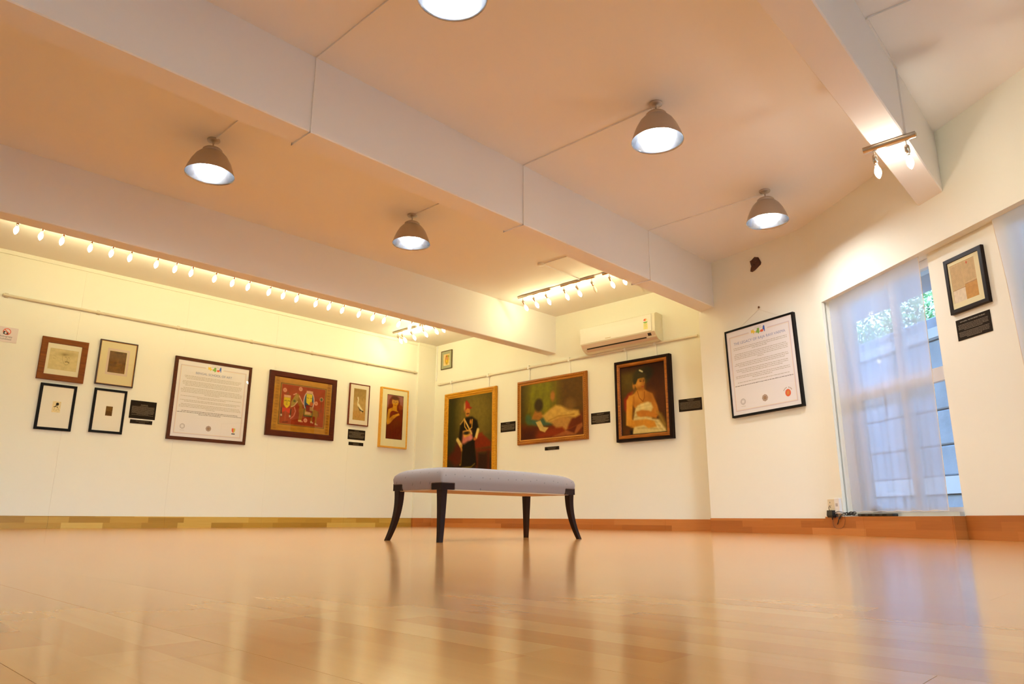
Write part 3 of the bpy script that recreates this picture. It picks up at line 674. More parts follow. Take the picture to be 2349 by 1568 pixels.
rows = para(.01, .188, .0085, (.45, .40, .50), W_*.62)+para(0, .158, .0098, (1, 1, 1, 1, .98, 1, 1, 1, .97, 1, .5), W_*.86)+para(0, .047, .0098, (.95,), W_*.86)
plaque('larger dark plaque right of the black framed brown landscape', WL, .489, .818, 1.409, 1.647, rows, seed=2)
plaque('slim dark plaque hung just under the larger plaque left of the text poster', WL, .512, .791, 1.342, 1.392, para(.01, .032, .011, (1,), .16)+para(.01, .012, .011, (1,), .08), seed=3)
rows = para(0, .143, .0095, (.3,), .3)+para(0, .125, .0095, (1, 1, 1, .6, 1, .55, 1, 1, 1, .98, .9), .30)
plaque('dark plaque under the crane painting, upper of two', WL, 3.866, 4.205, 1.408, 1.573, rows, seed=4)
plaque('slim dark plaque under the crane painting, lower of two', WL, 3.889, 4.179, 1.312, 1.366, para(0, .033, .012, (1,), .12)+para(0, .012, .012, (1,), .12), seed=5)
rows = para(0, .143, .0095, (.35, .3), .3)+para(0, .115, .0095, (1, .98, 1, 1, .6, 1, 1, 1, .98, .9), .31)
plaque('dark plaque between the gold framed portrait and the green couch painting', WB, -5.493, -5.151, 1.535, 1.697, rows, seed=6)
plaque('slim dark plaque below the green couch painting', WB, -4.516, -4.225, 1.178, 1.229, para(0, .031, .011, (1,), .17)+para(0, .011, .011, (1,), .14), seed=7)
rows = para(0, .145, .0095, (.45, .4), .3)+para(0, .115, .0098, (1, .98, 1, .9, 1, 1, .6, 1, 1, .97, .5), .31)
plaque('dark plaque between the green couch painting and the draped woman portrait', WB, -3.596, -3.250, 1.503, 1.668, rows, seed=8)
rows = para(.01, .150, .0088, (.4, .32, .26), .3)+para(0, .118, .0092, (1, 1, .98, 1, 1, 1, 1, .97, 1, .97, .9), .31)
plaque('dark plaque right of the draped woman portrait, near the pillar', WB, -2.112, -1.768, 1.543, 1.708, rows, seed=9)
rows = para(0, .118, .0105, (1, .97, 1, .99, .62), .30)+para(0, .058, .0105, (1, .98, 1, .97, .5), .30)
plaque('dark plaque under the framed letter on the pier', WW, 1.921, 2.263, 1.543, 1.712, rows, lambda r: lettering('RAVI VARMA : THE MAN BEHIND THE BRUSH', .0125, 0, .145, -.0056, r, M['ptitle'], name='title_lettering'), -.10, 10)

def logo(parent, cx, cz, s, y):
    """four little coloured scribbles in a row: yellow, green, red, blue"""
    def blob(pts, m, n): MB().add([(cx+x*s, y, cz+z*s*.62) for x, z in pts], [tuple(range(len(pts)))]).build(n, m, parent)
    blob([(-.5, .28), (-.40, .16), (-.34, .30), (-.26, .05), (-.14, -.02), (-.20, -.12), (-.26, -.06), (-.32, -.26), (-.38, -.06), (-.5, -.1)], M['yel'], 'logo_mark')
    blob([(-.14, 0), (-.06, .10), (-.05, .24), (.06, .30), (.12, .14), (.09, 0), (.14, -.1), (.02, -.34), (-.04, -.16), (-.16, -.18)], M['grn'], 'logo_mark')
    blob([(.15, -.06), (.22, .02), (.36, .04), (.40, -.12), (.33, -.22), (.18, -.20)], M['red'], 'logo_mark')
    blob([(.34, .0), (.40, .34), (.46, .40), (.50, .28), (.50, -.22), (.46, -.26), (.42, -.02), (.38, -.04)], M['blu'], 'logo_mark')
def disc(parent, cx, cz, r, y, m, name='emblem', n=20, sx=1.):
    return MB().add([(cx+r*sx*math.cos(2*PI*i/n), y, cz+r*math.sin(2*PI*i/n)) for i in range(n)], [tuple(range(n))]).build(name, m, parent)
def ringmark(parent, cx, cz, r0, r1, y, m, name='emblem', n=24):
    return MB().loft([[(cx+r*math.cos(2*PI*i/n), y, cz+r*math.sin(2*PI*i/n)) for i in range(n)] for r in (r0, r1)], True, (False, False), 0, False).build(name, m, parent)
def border(parent, x0, x1, z0, z1, y, wdt, m, gap=None):
    mb = MB(); q = lambda a, b, c, d: mb.add([(a, y, c), (b, y, c), (b, y, d), (a, y, d)], [(0, 1, 2, 3)])
    q(x0, x0+wdt, z0, z1); q(x1-wdt, x1, z0, z1); q(x0, x1, z0, z0+wdt)
    if gap: q(x0, gap[0], z1-wdt, z1); q(gap[1], x1, z1-wdt, z1)
    else: q(x0, x1, z1-wdt, z1)
    mb.build('border_line', m, parent)
def poster(lab, pl, u0, u1, z0, z1, fw, dep, fm, title, paras, bold, third, off=0., rot=0.):
    wd, ht = u1-u0, z1-z0
    r = empty('framed_poster', lab, 'poster', pl.at((u0+u1)/2, z0, .001+off), pl.rz, 'framed text posters')
    if rot: r.rotation_euler = (0, rot, pl.rz)
    frame_mesh(wd, ht, flat_prof(fw, dep, .008), [fm]).build('frame', [fm], r)
    MB().box(-wd/2+.004, wd/2-.004, -.006, 0, .004, ht-.004).build('backing', MT['buff'], r)
    y = -(dep-.009)
    MB().box(-wd/2+fw-.002, wd/2-fw+.002, y+.0005, y+.004, fw-.002, ht-fw+.002).build('paper_sheet', M['paper'], r)
    y -= .0006; bx = wd/2-fw-.036; b0, b1 = fw+.040, ht-fw-.062
    border(r, -bx, bx, b0, b1, y, .010, M['border'], (-.13, .13)); border(r, -bx+.010, bx-.010, b0+.010, b1-.010, y, .007, M['bordertan'], (-.12, .12))
    logo(r, 0, b1-.012, .19, y-.0004)
    words(r, [(-.04, .045, b1+.032, .012), (-.07, .075, b1+.016, .010)], M['ink'], y, 30)
    lettering(title, .046, 0, b1-.098, y-.0003, r, M['inkblue'], sx=.98, name='title_lettering')
    z = b1-.155; rows = []
    for ws in paras:
        rows += para(0, z, .0192, ws, wd*.735); z -= .0192*len(ws)+.018
    words(r, rows, M['ink'], y, 31, h=.40)
    if bold: words(r, para(0, z, .0192, bold, wd*.765), M['inkbold'], y, 33, 'bold_text_lines', h=.44)
    ez = b0+.105
    ringmark(r, -bx+.115, ez, .036, .028, y, M['gry']); ringmark(r, -bx+.115, ez, .023, .018, y, M['gry']); words(r, [(-bx+.085, -bx+.145, ez-.056, .011)], M['ink'], y, 35, 'emblem_caption')
    disc(r, 0, ez-.004, .040, y, M['brn'], n=8); ringmark(r, 0, ez-.004, .030, .024, y-.0003, M['gry'])
    x3 = bx-.115
    if third == 'shield':
        for sx_, mm in ((-1, M['red']), (1, M['gold'])):
            MB().add([(x3, y, ez+.034), (x3+sx_*.026, y, ez+.034), (x3+sx_*.026, y, ez), (x3+sx_*.016, y, ez-.022), (x3, y, ez-.032)], [(0, 1, 2, 3, 4)]).build('emblem', mm, r)
        MB().add([(x3-.026, y, ez-.054), (x3+.026, y, ez-.054), (x3+.026, y, ez-.040), (x3-.026, y, ez-.040)], [(0, 1, 2, 3)]).build('emblem_caption', M['blk'], r)
    else:
        disc(r, x3, ez+.002, .041, y, M['red'], n=22, sx=.86)
        for dx in (-.010, .008): MB().add([(x3+dx-.003, y-.0004, ez-.018), (x3+dx+.003, y-.0004, ez-.018), (x3+dx+.005, y-.0004, ez+.02), (x3+dx, y-.0004, ez+.024)], [(0, 1, 2, 3)]).build('emblem_stroke', M['gold'], r)
        mb = MB()
        for k in range(9):
            a = PI*(.18+.64*k/8)
            if k == 4: continue
            c0 = Vector((x3+.058*math.cos(a), 0, ez+.004+.058*math.sin(a)))
            mb.box(c0.x-.004, c0.x+.004, y-.0003, y, c0.z-.005, c0.z+.005)
        o = mb.build('emblem_caption', M['brn'], r); o['kind'] = 'stuff'
    MB().add([(-wd/2+fw, y-.003, fw), (wd/2-fw, y-.003, fw), (wd/2-fw, y-.003, ht-fw), (-wd/2+fw, y-.003, ht-fw)], [(0, 1, 2, 3)]).build('glazing', M['glazing'], r)
    return r
poster('large framed text poster titled BENGAL SCHOOL OF ART', WL, .983, 2.105, 1.174, 2.331, .045, .034, FM['umber'], 'BENGAL SCHOOL OF ART',
       [(1, .98, .92), (1.04, 1.05, 1.03, .95), (1.0, 1.08, 1.07, 1.06, .26), (1.06, .5), (1.06, .92), (1.02, 1.08, 1.08, .16)], (.94, 1.08, .38), 'shield')
lp = poster('large black framed text poster titled THE LEGACY on the curving wall', WF, .455, 1.410, 1.312, 2.362, .024, .05, FM['black'], 'THE LEGACY OF RAJA RAVI VARMA',
       [(1.05, 1.05, .3), (1.0, 1.05, 1.05, 1.04, .12), (1.02, 1.06, .9), (1.03, 1.0, .8), (1.06, 1.05, .4), (1.0,)], (1.08,), 'oval', 0., -.028)
MB().tube([(-.30, -.006, 1.05), (.01, -.004, 1.21), (.02, -.004, 1.21), (.30, -.006, 1.05)], .0012, 5).build('hanging_wire', M['rail'], lp)
nl = MB().lathe([(.003, 0), (.003, .012), (.011, .013), (.013, .017), (.008, .021)], 10, 0, Matrix.Rotation(PI/2, 4, 'X')).build('wall_nail', mat('nail_rust', (.20, .07, .02), .6), None, WF.at(.925, 2.545, .0005), WF.rz)
tag(nl, 'rusty nail above the poster titled THE LEGACY', 'nail')

# sign at the left edge
sg = MB().bbox(-.118, .118, -.003, 0, 0, .184, .0008).build('paper_sign', mat('sign_paper', (.76, .66, .62), .6), None, WL.at(-.993, 2.166, .0005), WL.rz)
tag(sg, 'white paper sign Photograpy Prohibited with a red crossed camera symbol', 'sign')
ringmark(sg, .005, .127, .041, .033, -.0034, M['red'], 'prohibition_ring')
MB().box(-.030, .022, -.0038, -.0030, .093, .125).build('camera_symbol', M['blk'], sg); disc(sg, -.006, .109, .011, -.0042, M['paper'], 'camera_lens')
MB().box(-.028, -.012, -.0038, -.0030, .125, .131).build('camera_symbol', M['blk'], sg)
MB().add([(-.026, -.0046, .152), (-.018, -.0046, .157), (.036, -.0046, .102), (.028, -.0046, .097)], [(0, 1, 2, 3)]).build('prohibition_bar', M['red'], sg)
lettering('Photograpy', .030, -.002, .068, -.0034, sg, M['inkbold']); lettering('Prohibited', .030, -.002, .036, -.0034, sg, M['inkbold'])

# ------------------------------------------------------------------ back wall pictures
u0, u1, z0, z1 = -7.062, -6.760, 2.815, 3.165
cv = Canvas(.16, .215, (226, 196, 136), 70); cv.ell(.55, .5, .30, .42, (190, 150, 40), .06).ell(.52, .42, .18, .2, (206, 140, 96), .08).ell(.55, .62, .16, .14, (214, 178, 40), .06).ell(.5, .2, .1, .06, (170, 80, 40), .06).ell(.8, .22, .1, .1, (130, 140, 60), .08).grain(.08, 12)
picture('framed_print', 'small print in a sage mount and thin dark frame, high in the corner', 'picture', WB, u0, u1, z0, z1, [(0, 0), (0, .02), (.002, .022), (.012, .022), (.015, .016)], [FM['olive']], None, MT['sage'],
        rel(u0, u1, z0, -6.992, -6.820, 2.880, 3.097), cv, True, 'framed pictures on the air conditioner wall')
def strap(parent, x, z0, z1):
    mb = MB(); mb.box(x-.014, x+.014, -.012, -.003, z0, z1); mb.box(x-.017, x+.017, -.043, -.0395, z1-.040, z1+.022); mb.box(x-.017, x+.017, -.043, -.003, z1+.018, z1+.022)
    mb.build('hanging_strap', M['hook'], parent)
# standing portrait, gold frame
u0, u1, z0, z1 = -6.888, -5.575, .800, 2.333
cv = Canvas(1.13, 1.36, (46, 34, 8), 140)
cv.ell(.62, .30, .55, .42, (102, 84, 26), .5).ell(.55, .18, .3, .2, (112, 94, 36), .3, 0, .7).rect(0, 0, .16, 1, (36, 34, 8), .25).rect(.08, .1, .13, .7, (50, 50, 12), .08, .6).rect(0, .86, 1, 1.1, (36, 20, 4), .2)
cv.poly([(.0, .78), (.16, .70), (.26, .54), (.36, .50), (.36, .86), (.2, .9)], (74, 24, 6), .06).poly([(.6, .52), (.82, .53), (.98, .62), (.98, .68), (.62, .70)], (112, 34, 8), .03).poly([(.62, .50), (.80, .50), (.80, .54), (.62, .55)], (120, 40, 10), .03).rect(.66, .70, .99, .74, (96, 32, 8), .03).rect(.66, .74, .72, .98, (84, 26, 6), .04).rect(.9, .74, .96, .98, (70, 22, 6), .04).rect(.72, .76, .9, .96, (40, 18, 4), .05)
cv.poly([(.30, .34), (.44, .28), (.56, .28), (.68, .34), (.72, .46), (.66, .56), (.62, .62), (.36, .60), (.26, .56)], (22, 14, 4), .03).poly([(.34, .58), (.62, .58), (.68, .90), (.34, .92)], (20, 10, 2), .03)
cv.line([(.36, .92), (.56, .92), (.64, .88)], .007, (108, 86, 22), .012).poly([(.36, .46), (.56, .46), (.58, .56), (.40, .62), (.34, .62)], (186, 104, 84), .04).ell(.52, .555, .06, .03, (190, 108, 100), .03).poly([(.36, .48), (.54, .46), (.52, .52), (.40, .54)], (196, 142, 50), .03)
cv.ell(.46, .205, .052, .055, (188, 120, 44), .02).ell(.455, .25, .04, .025, (176, 104, 36), .02).line([(.44, .235), (.49, .235)], .006, (70, 36, 12), .01).poly([(.395, .16), (.40, .08), (.43, .055), (.50, .11), (.51, .15), (.56, .16), (.53, .18), (.45, .165), (.40, .19), (.37, .21)], (148, 40, 14), .015).ell(.39, .14, .016, .04, (190, 150, 84), .03)
cv.line([(.385, .30), (.56, .50)], .011, (204, 164, 84), .014).line([(.385, .30), (.40, .40), (.47, .46), (.56, .42), (.57, .32)], .008, (196, 140, 50), .012).line([(.30, .36), (.37, .31)], .008, (190, 150, 70), .02).ell(.53, .345, .022, .03, (196, 120, 40), .02).line([(.37, .465), (.50, .455)], .010, (190, 140, 60), .015).ell(.44, .485, .07, .02, (26, 18, 8), .02)
cv.line([(.24, .56), (.32, .64)], .026, (206, 176, 96), .02).line([(.32, .64), (.34, .70)], .014, (190, 124, 50), .02).line([(.70, .46), (.66, .55)], .024, (206, 176, 96), .02).ell(.63, .57, .03, .02, (180, 96, 40), .02).line([(.345, .70), (.33, .88)], .005, (110, 84, 24), .01).ell(.31, .885, .014, .012, (120, 96, 26), .01)
cv.rect(.40, .94, .46, 1, (60, 44, 12), .02).rect(.54, .94, .6, 1, (60, 44, 12), .02).grain(.06, 30)
p = picture('framed_painting', 'tall portrait of a standing man in a red cap, bright gold frame', 'picture', WB, u0, u1, z0, z1, [(0, 0), (0, .04), (.012, .062), (.03, .066), (.045, .05), (.06, .054), (.085, .036), (.098, .034)], [FM['gold']], None, None,
            rel(u0, u1, z0, -6.80, -5.672, .89, 2.243), cv, False, 'framed pictures on the air conditioner wall')
c_ = (u0+u1)/2; strap(p, -6.743-c_, 1.5, 2.545-z0); strap(p, -5.789-c_, 1.5, 2.545-z0)
# couch painting: a plain stand-in of the same size and colours
u0, u1, z0, z1 = -5.078, -3.645, 1.292, 2.326
cv = Canvas(1.27, .88, (78, 54, 10), 150)
cv.ell(.36, .22, .40, .50, (112, 104, 14), .5).rect(.6, -.1, 1.1, .6, (86, 56, 14), .35).rect(-.1, -.1, .1, 1.1, (70, 54, 8), .25)
for k in range(7): cv.line([(.22+k*.06, 0), (.12+k*.075, .55)], .012, (96 if k % 2 else 126, 90 if k % 2 else 114, 10), .05, .5)
cv.poly([(0, .72), (.2, .78), (.55, .70), (.95, .62), (1, .62), (1, 1), (0, 1)], (92, 34, 4), .12).poly([(.25, .92), (.65, .78), (.85, .9), (.7, 1), (.2, 1)], (122, 42, 6), .1).rect(0, .82, .25, 1.05, (62, 20, 2), .15)
cv.ell(.34, .70, .22, .08, (58, 82, 56), .05, .12).ell(.13, .64, .05, .10, (62, 84, 44), .05, -.4).poly([(.18, .64), (.24, .48), (.34, .52), (.38, .62), (.30, .68)], (150, 96, 30), .04).ell(.30, .40, .07, .12, (54, 40, 14), .05)
cv.poly([(.36, .60), (.48, .50), (.58, .44), (.66, .46), (.78, .54), (.93, .58), (.95, .66), (.88, .70), (.72, .68), (.50, .74), (.42, .72)], (190, 150, 66), .05).poly([(.48, .72), (.66, .66), (.84, .68), (.78, .80), (.74, .92), (.68, .84), (.58, .84)], (170, 122, 56), .05).line([(.46, .70), (.62, .64), (.86, .64)], .008, (150, 108, 40), .03)
cv.poly([(.25, .70), (.33, .68), (.38, .80), (.46, .82), (.40, .90), (.32, .86)], (190, 158, 84), .02).ell(.53, .27, .036, .09, (160, 102, 34), .04).ell(.80, .46, .09, .10, (116, 80, 34), .08, 0, .7)
cv.poly([(.52, .99), (.74, .90), (.98, .80), (.99, .86), (.88, .99)], (156, 92, 44), .03, .8).poly([(.74, .90), (.9, .84), (.86, .96)], (84, 30, 6), .03).grain(.06, 30)
p = picture('framed_painting', 'wide painting of cream drapery on a red couch before a green curtain, ornate gold frame', 'picture', WB, u0, u1, z0, z1, [(0, 0), (0, .03), (.010, .046), (.03, .05), (.046, .038), (.058, .042), (.068, .034), (.078, .030)], [FM['oldgold'], FM['gilt']], [0, 0, 0, 0, 0, 1, 0], None,
            rel(u0, u1, z0, -5.002, -3.721, 1.368, 2.250), cv, False, 'framed pictures on the air conditioner wall')
mb = MB(); wd, ht = u1-u0, z1-z0       # carved beads along the frame
def bead(x, z): mb.add([(x-.013, -.045, z), (x, -.045, z-.009), (x+.013, -.045, z), (x, -.045, z+.009), (x, -.054, z)], [(0, 1, 4), (1, 2, 4), (2, 3, 4), (3, 0, 4)])
n = 44
for k in range(n):
    x = -wd/2+.03+(wd-.06)*k/(n-1); bead(x, .028); bead(x, ht-.028)
for k in range(1, 31): z = .028+(ht-.056)*k/31; bead(-wd/2+.028, z); bead(wd/2-.028, z)
tag(mb.build('carved_beading', FM['gilt'], p), kind='stuff')
c_ = (u0+u1)/2; strap(p, -4.838-c_, .6, 2.552-z0); strap(p, -3.984-c_, .6, 2.555-z0)
# draped woman
u0, u1, z0, z1 = -3.102, -2.186, 1.197, 2.356
cv = Canvas(.72, .965, (62, 38, 6), 140)
cv.ell(.75, .25, .5, .3, (44, 18, 2), .4).ell(.2, .2, .3, .25, (84, 64, 16), .35).ell(.8, .55, .35, .3, (72, 34, 6), .3).rect(-.05, -.1, 1.1, .06, (44, 16, 4), .12)
cv.poly([(.06, .62), (.06, .48), (.16, .40), (.28, .37), (.2, .6), (.14, .72)], (128, 32, 6), .05)
cv.ell(.50, .16, .20, .12, (46, 40, 14), .05).ell(.62, .12, .14, .09, (34, 26, 8), .06).line([(.45, .075), (.51, .10)], .012, (196, 186, 140), .015)
cv.ell(.44, .245, .12, .115, (190, 128, 42), .02).poly([(.40, .34), (.36, .28), (.52, .30), (.54, .36), (.62, .40), (.72, .44), (.82, .62), (.86, .76), (.70, .74), (.60, .60), (.3, .62), (.2, .5), (.26, .44)], (176, 112, 34), .025).ell(.30, .29, .03, .05, (170, 110, 36), .02).poly([(.29, .20), (.36, .12), (.56, .13), (.56, .17), (.40, .20), (.35, .27), (.29, .27)], (50, 42, 14), .02)
cv.ell(.52, .27, .05, .09, (150, 92, 28), .06, 0, .6).ell(.45, .345, .10, .03, (132, 80, 22), .04, 0, .7).ell(.50, .16, .10, .035, (52, 42, 14), .03)
cv.ell(.462, .238, .026, .009, (58, 32, 10), .012).ell(.532, .240, .018, .008, (58, 32, 10), .012).line([(.43, .218), (.49, .212)], .004, (70, 42, 12), .012).line([(.515, .216), (.555, .220)], .004, (70, 42, 12), .012)
cv.line([(.515, .245), (.548, .292), (.515, .298)], .004, (140, 84, 26), .012).ell(.508, .322, .028, .009, (146, 60, 28), .012).ell(.42, .28, .03, .025, (206, 144, 56), .05, 0, .7)
cv.ell(.66, .50, .10, .10, (140, 84, 24), .12, 0, .6).ell(.36, .45, .10, .06, (200, 140, 52), .1, 0, .6)
cv.poly([(.12, .50), (.18, .43), (.30, .42), (.26, .60), (.24, .78), (.34, .84), (.60, .84), (.74, .90), (.70, .95), (.5, .93), (.2, .90), (.09, .86)], (196, 134, 40), .025)
cv.poly([(.32, .62), (.44, .57), (.60, .55), (.68, .57), (.72, .64), (.66, .72), (.70, .80), (.86, .82), (.98, .94), (1, 1), (.22, 1), (.28, .88), (.26, .78)], (200, 176, 108), .03).poly([(.80, .70), (.9, .74), (1.0, .90), (.98, .97), (.86, .84)], (132, 100, 36), .05)
for k in range(5): cv.line([(.28+.02*k, .70+.055*k), (.5, .68+.06*k), (.74+.04*k, .76+.05*k)], .008, (150, 122, 56), .03, .6)
cv.line([(.29, .46), (.28, .60), (.25, .76)], .012, (136, 80, 22), .04, .7).line([(.14, .50), (.12, .84)], .012, (214, 156, 60), .04, .6)
for k, (a_, b_) in enumerate((((.38, .60), (.62, .57)), ((.36, .64), (.66, .62)), ((.34, .82), (.62, .80)), ((.80, .84), (.95, .97)), ((.74, .86), (.86, .98)))): cv.line([a_, b_], .009, (226, 206, 140), .03, .6)
cv.poly([(.34, .68), (.46, .66), (.62, .68), (.82, .76), (.78, .80), (.58, .76), (.44, .76), (.36, .74)], (176, 108, 32), .025).poly([(.22, .80), (.56, .80), (.74, .84), (.78, .92), (.6, .93), (.5, .88), (.2, .90)], (190, 126, 36), .025).line([(.38, .38), (.42, .48), (.50, .54), (.54, .48), (.54, .40)], .005, (120, 66, 14), .01).rect(.04, .90, .2, 1.1, (84, 44, 8), .08).rect(.18, .94, .24, 1.1, (18, 10, 4), .03).grain(.05, 26)
p = picture('framed_painting', 'portrait of a seated woman in white drape, heavy black and bronze frame', 'picture', WB, u0, u1, z0, z1, [(0, 0), (0, .07), (.006, .08), (.036, .08), (.040, .070), (.048, .078), (.075, .078), (.090, .062), (.098, .054)], [FM['ebony'], FM['bronze']], [0, 0, 0, 0, 1, 1, 1, 0], None,
            rel(u0, u1, z0, -3.005, -2.283, 1.294, 2.260), cv, False, 'framed pictures on the air conditioner wall')
c_ = (u0+u1)/2; strap(p, -2.933-c_, .7, 2.560-z0); strap(p, -2.425-c_, .7, 2.560-z0)
# letter on pier
u0, u1, z0, z1 = 1.908, 2.302, 1.762, 2.225
cv = Canvas(.255, .32, (206, 178, 130), 120)
r_ = random.Random(2)
for k in range(24):
    z = .05+k*.025
    cv.line([(.04, z+.02), (.46, z)], .0035, (158, 128, 92), .008, .7)
    if k < 20: cv.line([(.54, z+.02), (.96, z)], .0035, (158, 128, 92), .008, .7)
cv.rect(.0, .67, .56, 1, (222, 206, 178), .008).rect(.50, .60, 1.02, 1.02, (196, 148, 82), .008).line([(.0, .67), (.52, .66)], .006, (150, 110, 70), .01).line([(.52, .60), (1, .59)], .006, (150, 110, 70), .01).rect(.48, 0, .54, .6, (196, 168, 118), .03, .6)
cv.ell(.68, .07, .02, .03, (206, 60, 30), .015)
for k in range(6): cv.line([(.58, .72+k*.03), (.92-.03*k, .71+k*.03)], .003, (150, 104, 54), .008, .7)
cv.grain(.04, 20)
picture('framed_letter', 'handwritten letter sheets in a yellow mount and black frame on the pier', 'picture', WW, u0, u1, z0, z1, flat_prof(.036, .03), [FM['blackwood']], None, MT['lemon'],
        rel(u0, u1, z0, 1.962, 2.216, 1.843, 2.162), cv, True, None, inner=rel(u0, u1, z0, 1.963, 2.215, 1.844, 2.161), off=-.10)

# ornament
mo = mat('terracotta_dark', (.075, .022, .008), .6, noise=.4, nscale=40, bump=.4, bscale=60)
out = [(.0, .118), (.022, .122), (.07, .150), (.118, .132), (.150, .06), (.142, .035), (.06, -.01), (.018, -.022), (-.002, -.012), (.004, .02), (.018, .04), (.008, .08)]
cx, cz = .07, .065
rings = [[(x-cx, 0, z-cz) for x, z in out], [((x-cx)*1., -.012, (z-cz)*1.) for x, z in out], [((x-cx)*.72, -.028, (z-cz)*.72) for x, z in out], [((x-cx)*.3, -.036, (z-cz)*.3) for x, z in out]]
orn = MB().loft(rings, True, (True, True)).build('wall_ornament', mo, None, WF.at(.92, 3.085, .001), WF.rz); tag(orn, 'small dark brown carved ornament high on the wall above the text poster', 'ornament')
for x, z in ((-.02, .03), (.025, .02), (.0, -.02)): MB().lathe([(.013, 0), (.011, .008), (.003, .012)], 8, 0, Matrix.Translation((x, -.030, z)) @ Matrix.Rotation(PI/2, 4, 'X')).build('boss', mo, orn)

# ------------------------------------------------------------------ picture rails
def picture_rail(lab, pl, u0, u1, z, brackets, off=.021, m='rail'):
    a = pl.at(u0, z, off); r = empty('picture_rail', lab, 'rail', a, pl.rz, 'picture hanging rails')
    n = 10; L_ = u1-u0
    MB().tube([(0, 0, 0), (L_, 0, 0)], .017, 10).build('rail_tube', M[m], r)
    for b in brackets:
        mb = MB(); mb.box(b-u0-.014, b-u0+.014, -.004, off-.001, -.020, .017); mb.box(b-u0-.02, b-u0+.02, off-.004, off-.001, -.030, .032)
        mb.build('bracket', M[m], r)
    return r
picture_rail('long cream picture rail along the picture wall', WL, -1.10, 5.25, 2.730, [-1.06, -.051, .975, 2.065, 3.1, 4.165, 5.21])
picture_rail('cream picture rail above the paintings under the air conditioner', WB, -7.12, -1.76, 2.543, [-7.08, -5.75, -4.367, -2.996], .021, 'raillight')

# ------------------------------------------------------------------ air conditioner
ac = empty('air_conditioner', 'white wall air conditioner with a yellow rating sticker', 'air conditioner', WB.at(-2.96, 2.555, .001), WB.rz)
M['ac'] = mat('ac_white', (.84, .80, .70), .4); M['ac2'] = mat('ac_louver', (.66, .52, .40), .45); M['ac3'] = mat('ac_side', (.80, .76, .60), .45)
def extr(prof, x0, x1, m, name, parent, smooth=True):
    mb = MB(); mb.loft([[(x0, -d, z) for d, z in prof], [(x1, -d, z) for d, z in prof]], True, (True, True), 0, False); return mb.build(name, m, parent)
X0, X1 = -.645, .655
extr([(0, 0), (0, .385), (.14, .395), (.185, .38), (.20, .36), (.205, .125), (.20, .11), (.165, .055), (.11, .015), (.06, 0)], X0, X1, M['ac3'], 'body', ac)
extr([(.190, .128), (.196, .372), (.206, .366), (.2135, .30), (.2145, .20), (.212, .128)], X0-.004, X1-.05, M['ac'], 'front_panel', ac)
def strip_(p, q, off, thk, x0, x1, m, name):
    d = Vector((q[0]-p[0], q[1]-p[1])).normalized(); n = Vector((-d.y, d.x))
    f = lambda a, o: (a[0]+n.x*o, a[1]+n.y*o)
    return extr([f(p, off), f(p, off+thk), f(q, off+thk), f(q, off)], x0, x1, m, name, ac)
strip_((.2035, .116), (.1705, .064), .0006, .0035, X0+.012, X1-.012, M['ac2'], 'louver')
strip_((.1690, .0615), (.1560, .0480), .0006, .0022, X0+.085, X1-.165, M['black'], 'air_slot')
strip_((.1545, .0468), (.1130, .0170), .0006, .0035, X0+.06, X1-.012, M['ac2'], 'lower_louver')
strip_((.1960, .1040), (.1740, .0690), .0042, .0012, X1-.125, X1-.070, M['black'], 'display_window')
mb = MB(); mb.box(X0+.46, X0+.56, -.2155, -.2143, .147, .155); mb.build('brand_strip', mat('badge_tan', (.55, .40, .2), .4), ac)
sx_, sz_ = X1-.14, .245
st = MB().box(sx_-.033, sx_+.033, -.2156, -.2147, sz_-.085, sz_+.0).build('rating_sticker', mat('sticker_yellow', (.80, .72, .22), .5), ac)
disc(st, sx_, sz_+.035, .042, -.2152, M['paper'], 'sticker_dial', 20)
for a0, a1, mm in ((.5, .85, M['red']), (.28, .5, mat('dial_orange', (.8, .45, .1), .6)), (0, .28, mat('dial_cream', (.8, .75, .5), .6))):
    MB().add([(sx_, -.2157, sz_+.03)]+[(sx_+.038*math.cos(PI*(a0+(a1-a0)*k/6)), -.2157, sz_+.03+.038*math.sin(PI*(a0+(a1-a0)*k/6))) for k in range(7)], [tuple(range(8))]).build('dial_segment', mm, st)
MB().add([(sx_+.036*math.cos(PI*(1+k/8)), -.2157, sz_+.022+.022*math.sin(PI*(1+k/8))) for k in range(9)], [tuple(range(9))]).build('dial_segment', M['grn'], st)
words(st, [(sx_-.024, sx_+.02, sz_-.018, .016), (sx_-.022, sx_+.02, sz_-.034, .012), (sx_-.02, sx_+.022, sz_-.050, .012), (sx_-.004, sx_+.012, sz_-.072, .016)], M['ink'], -.2160, 50)
MB().box(X1-.001, X1+.001, -.06, -.03, .16, .30).build('side_latch', M['ac'], ac)

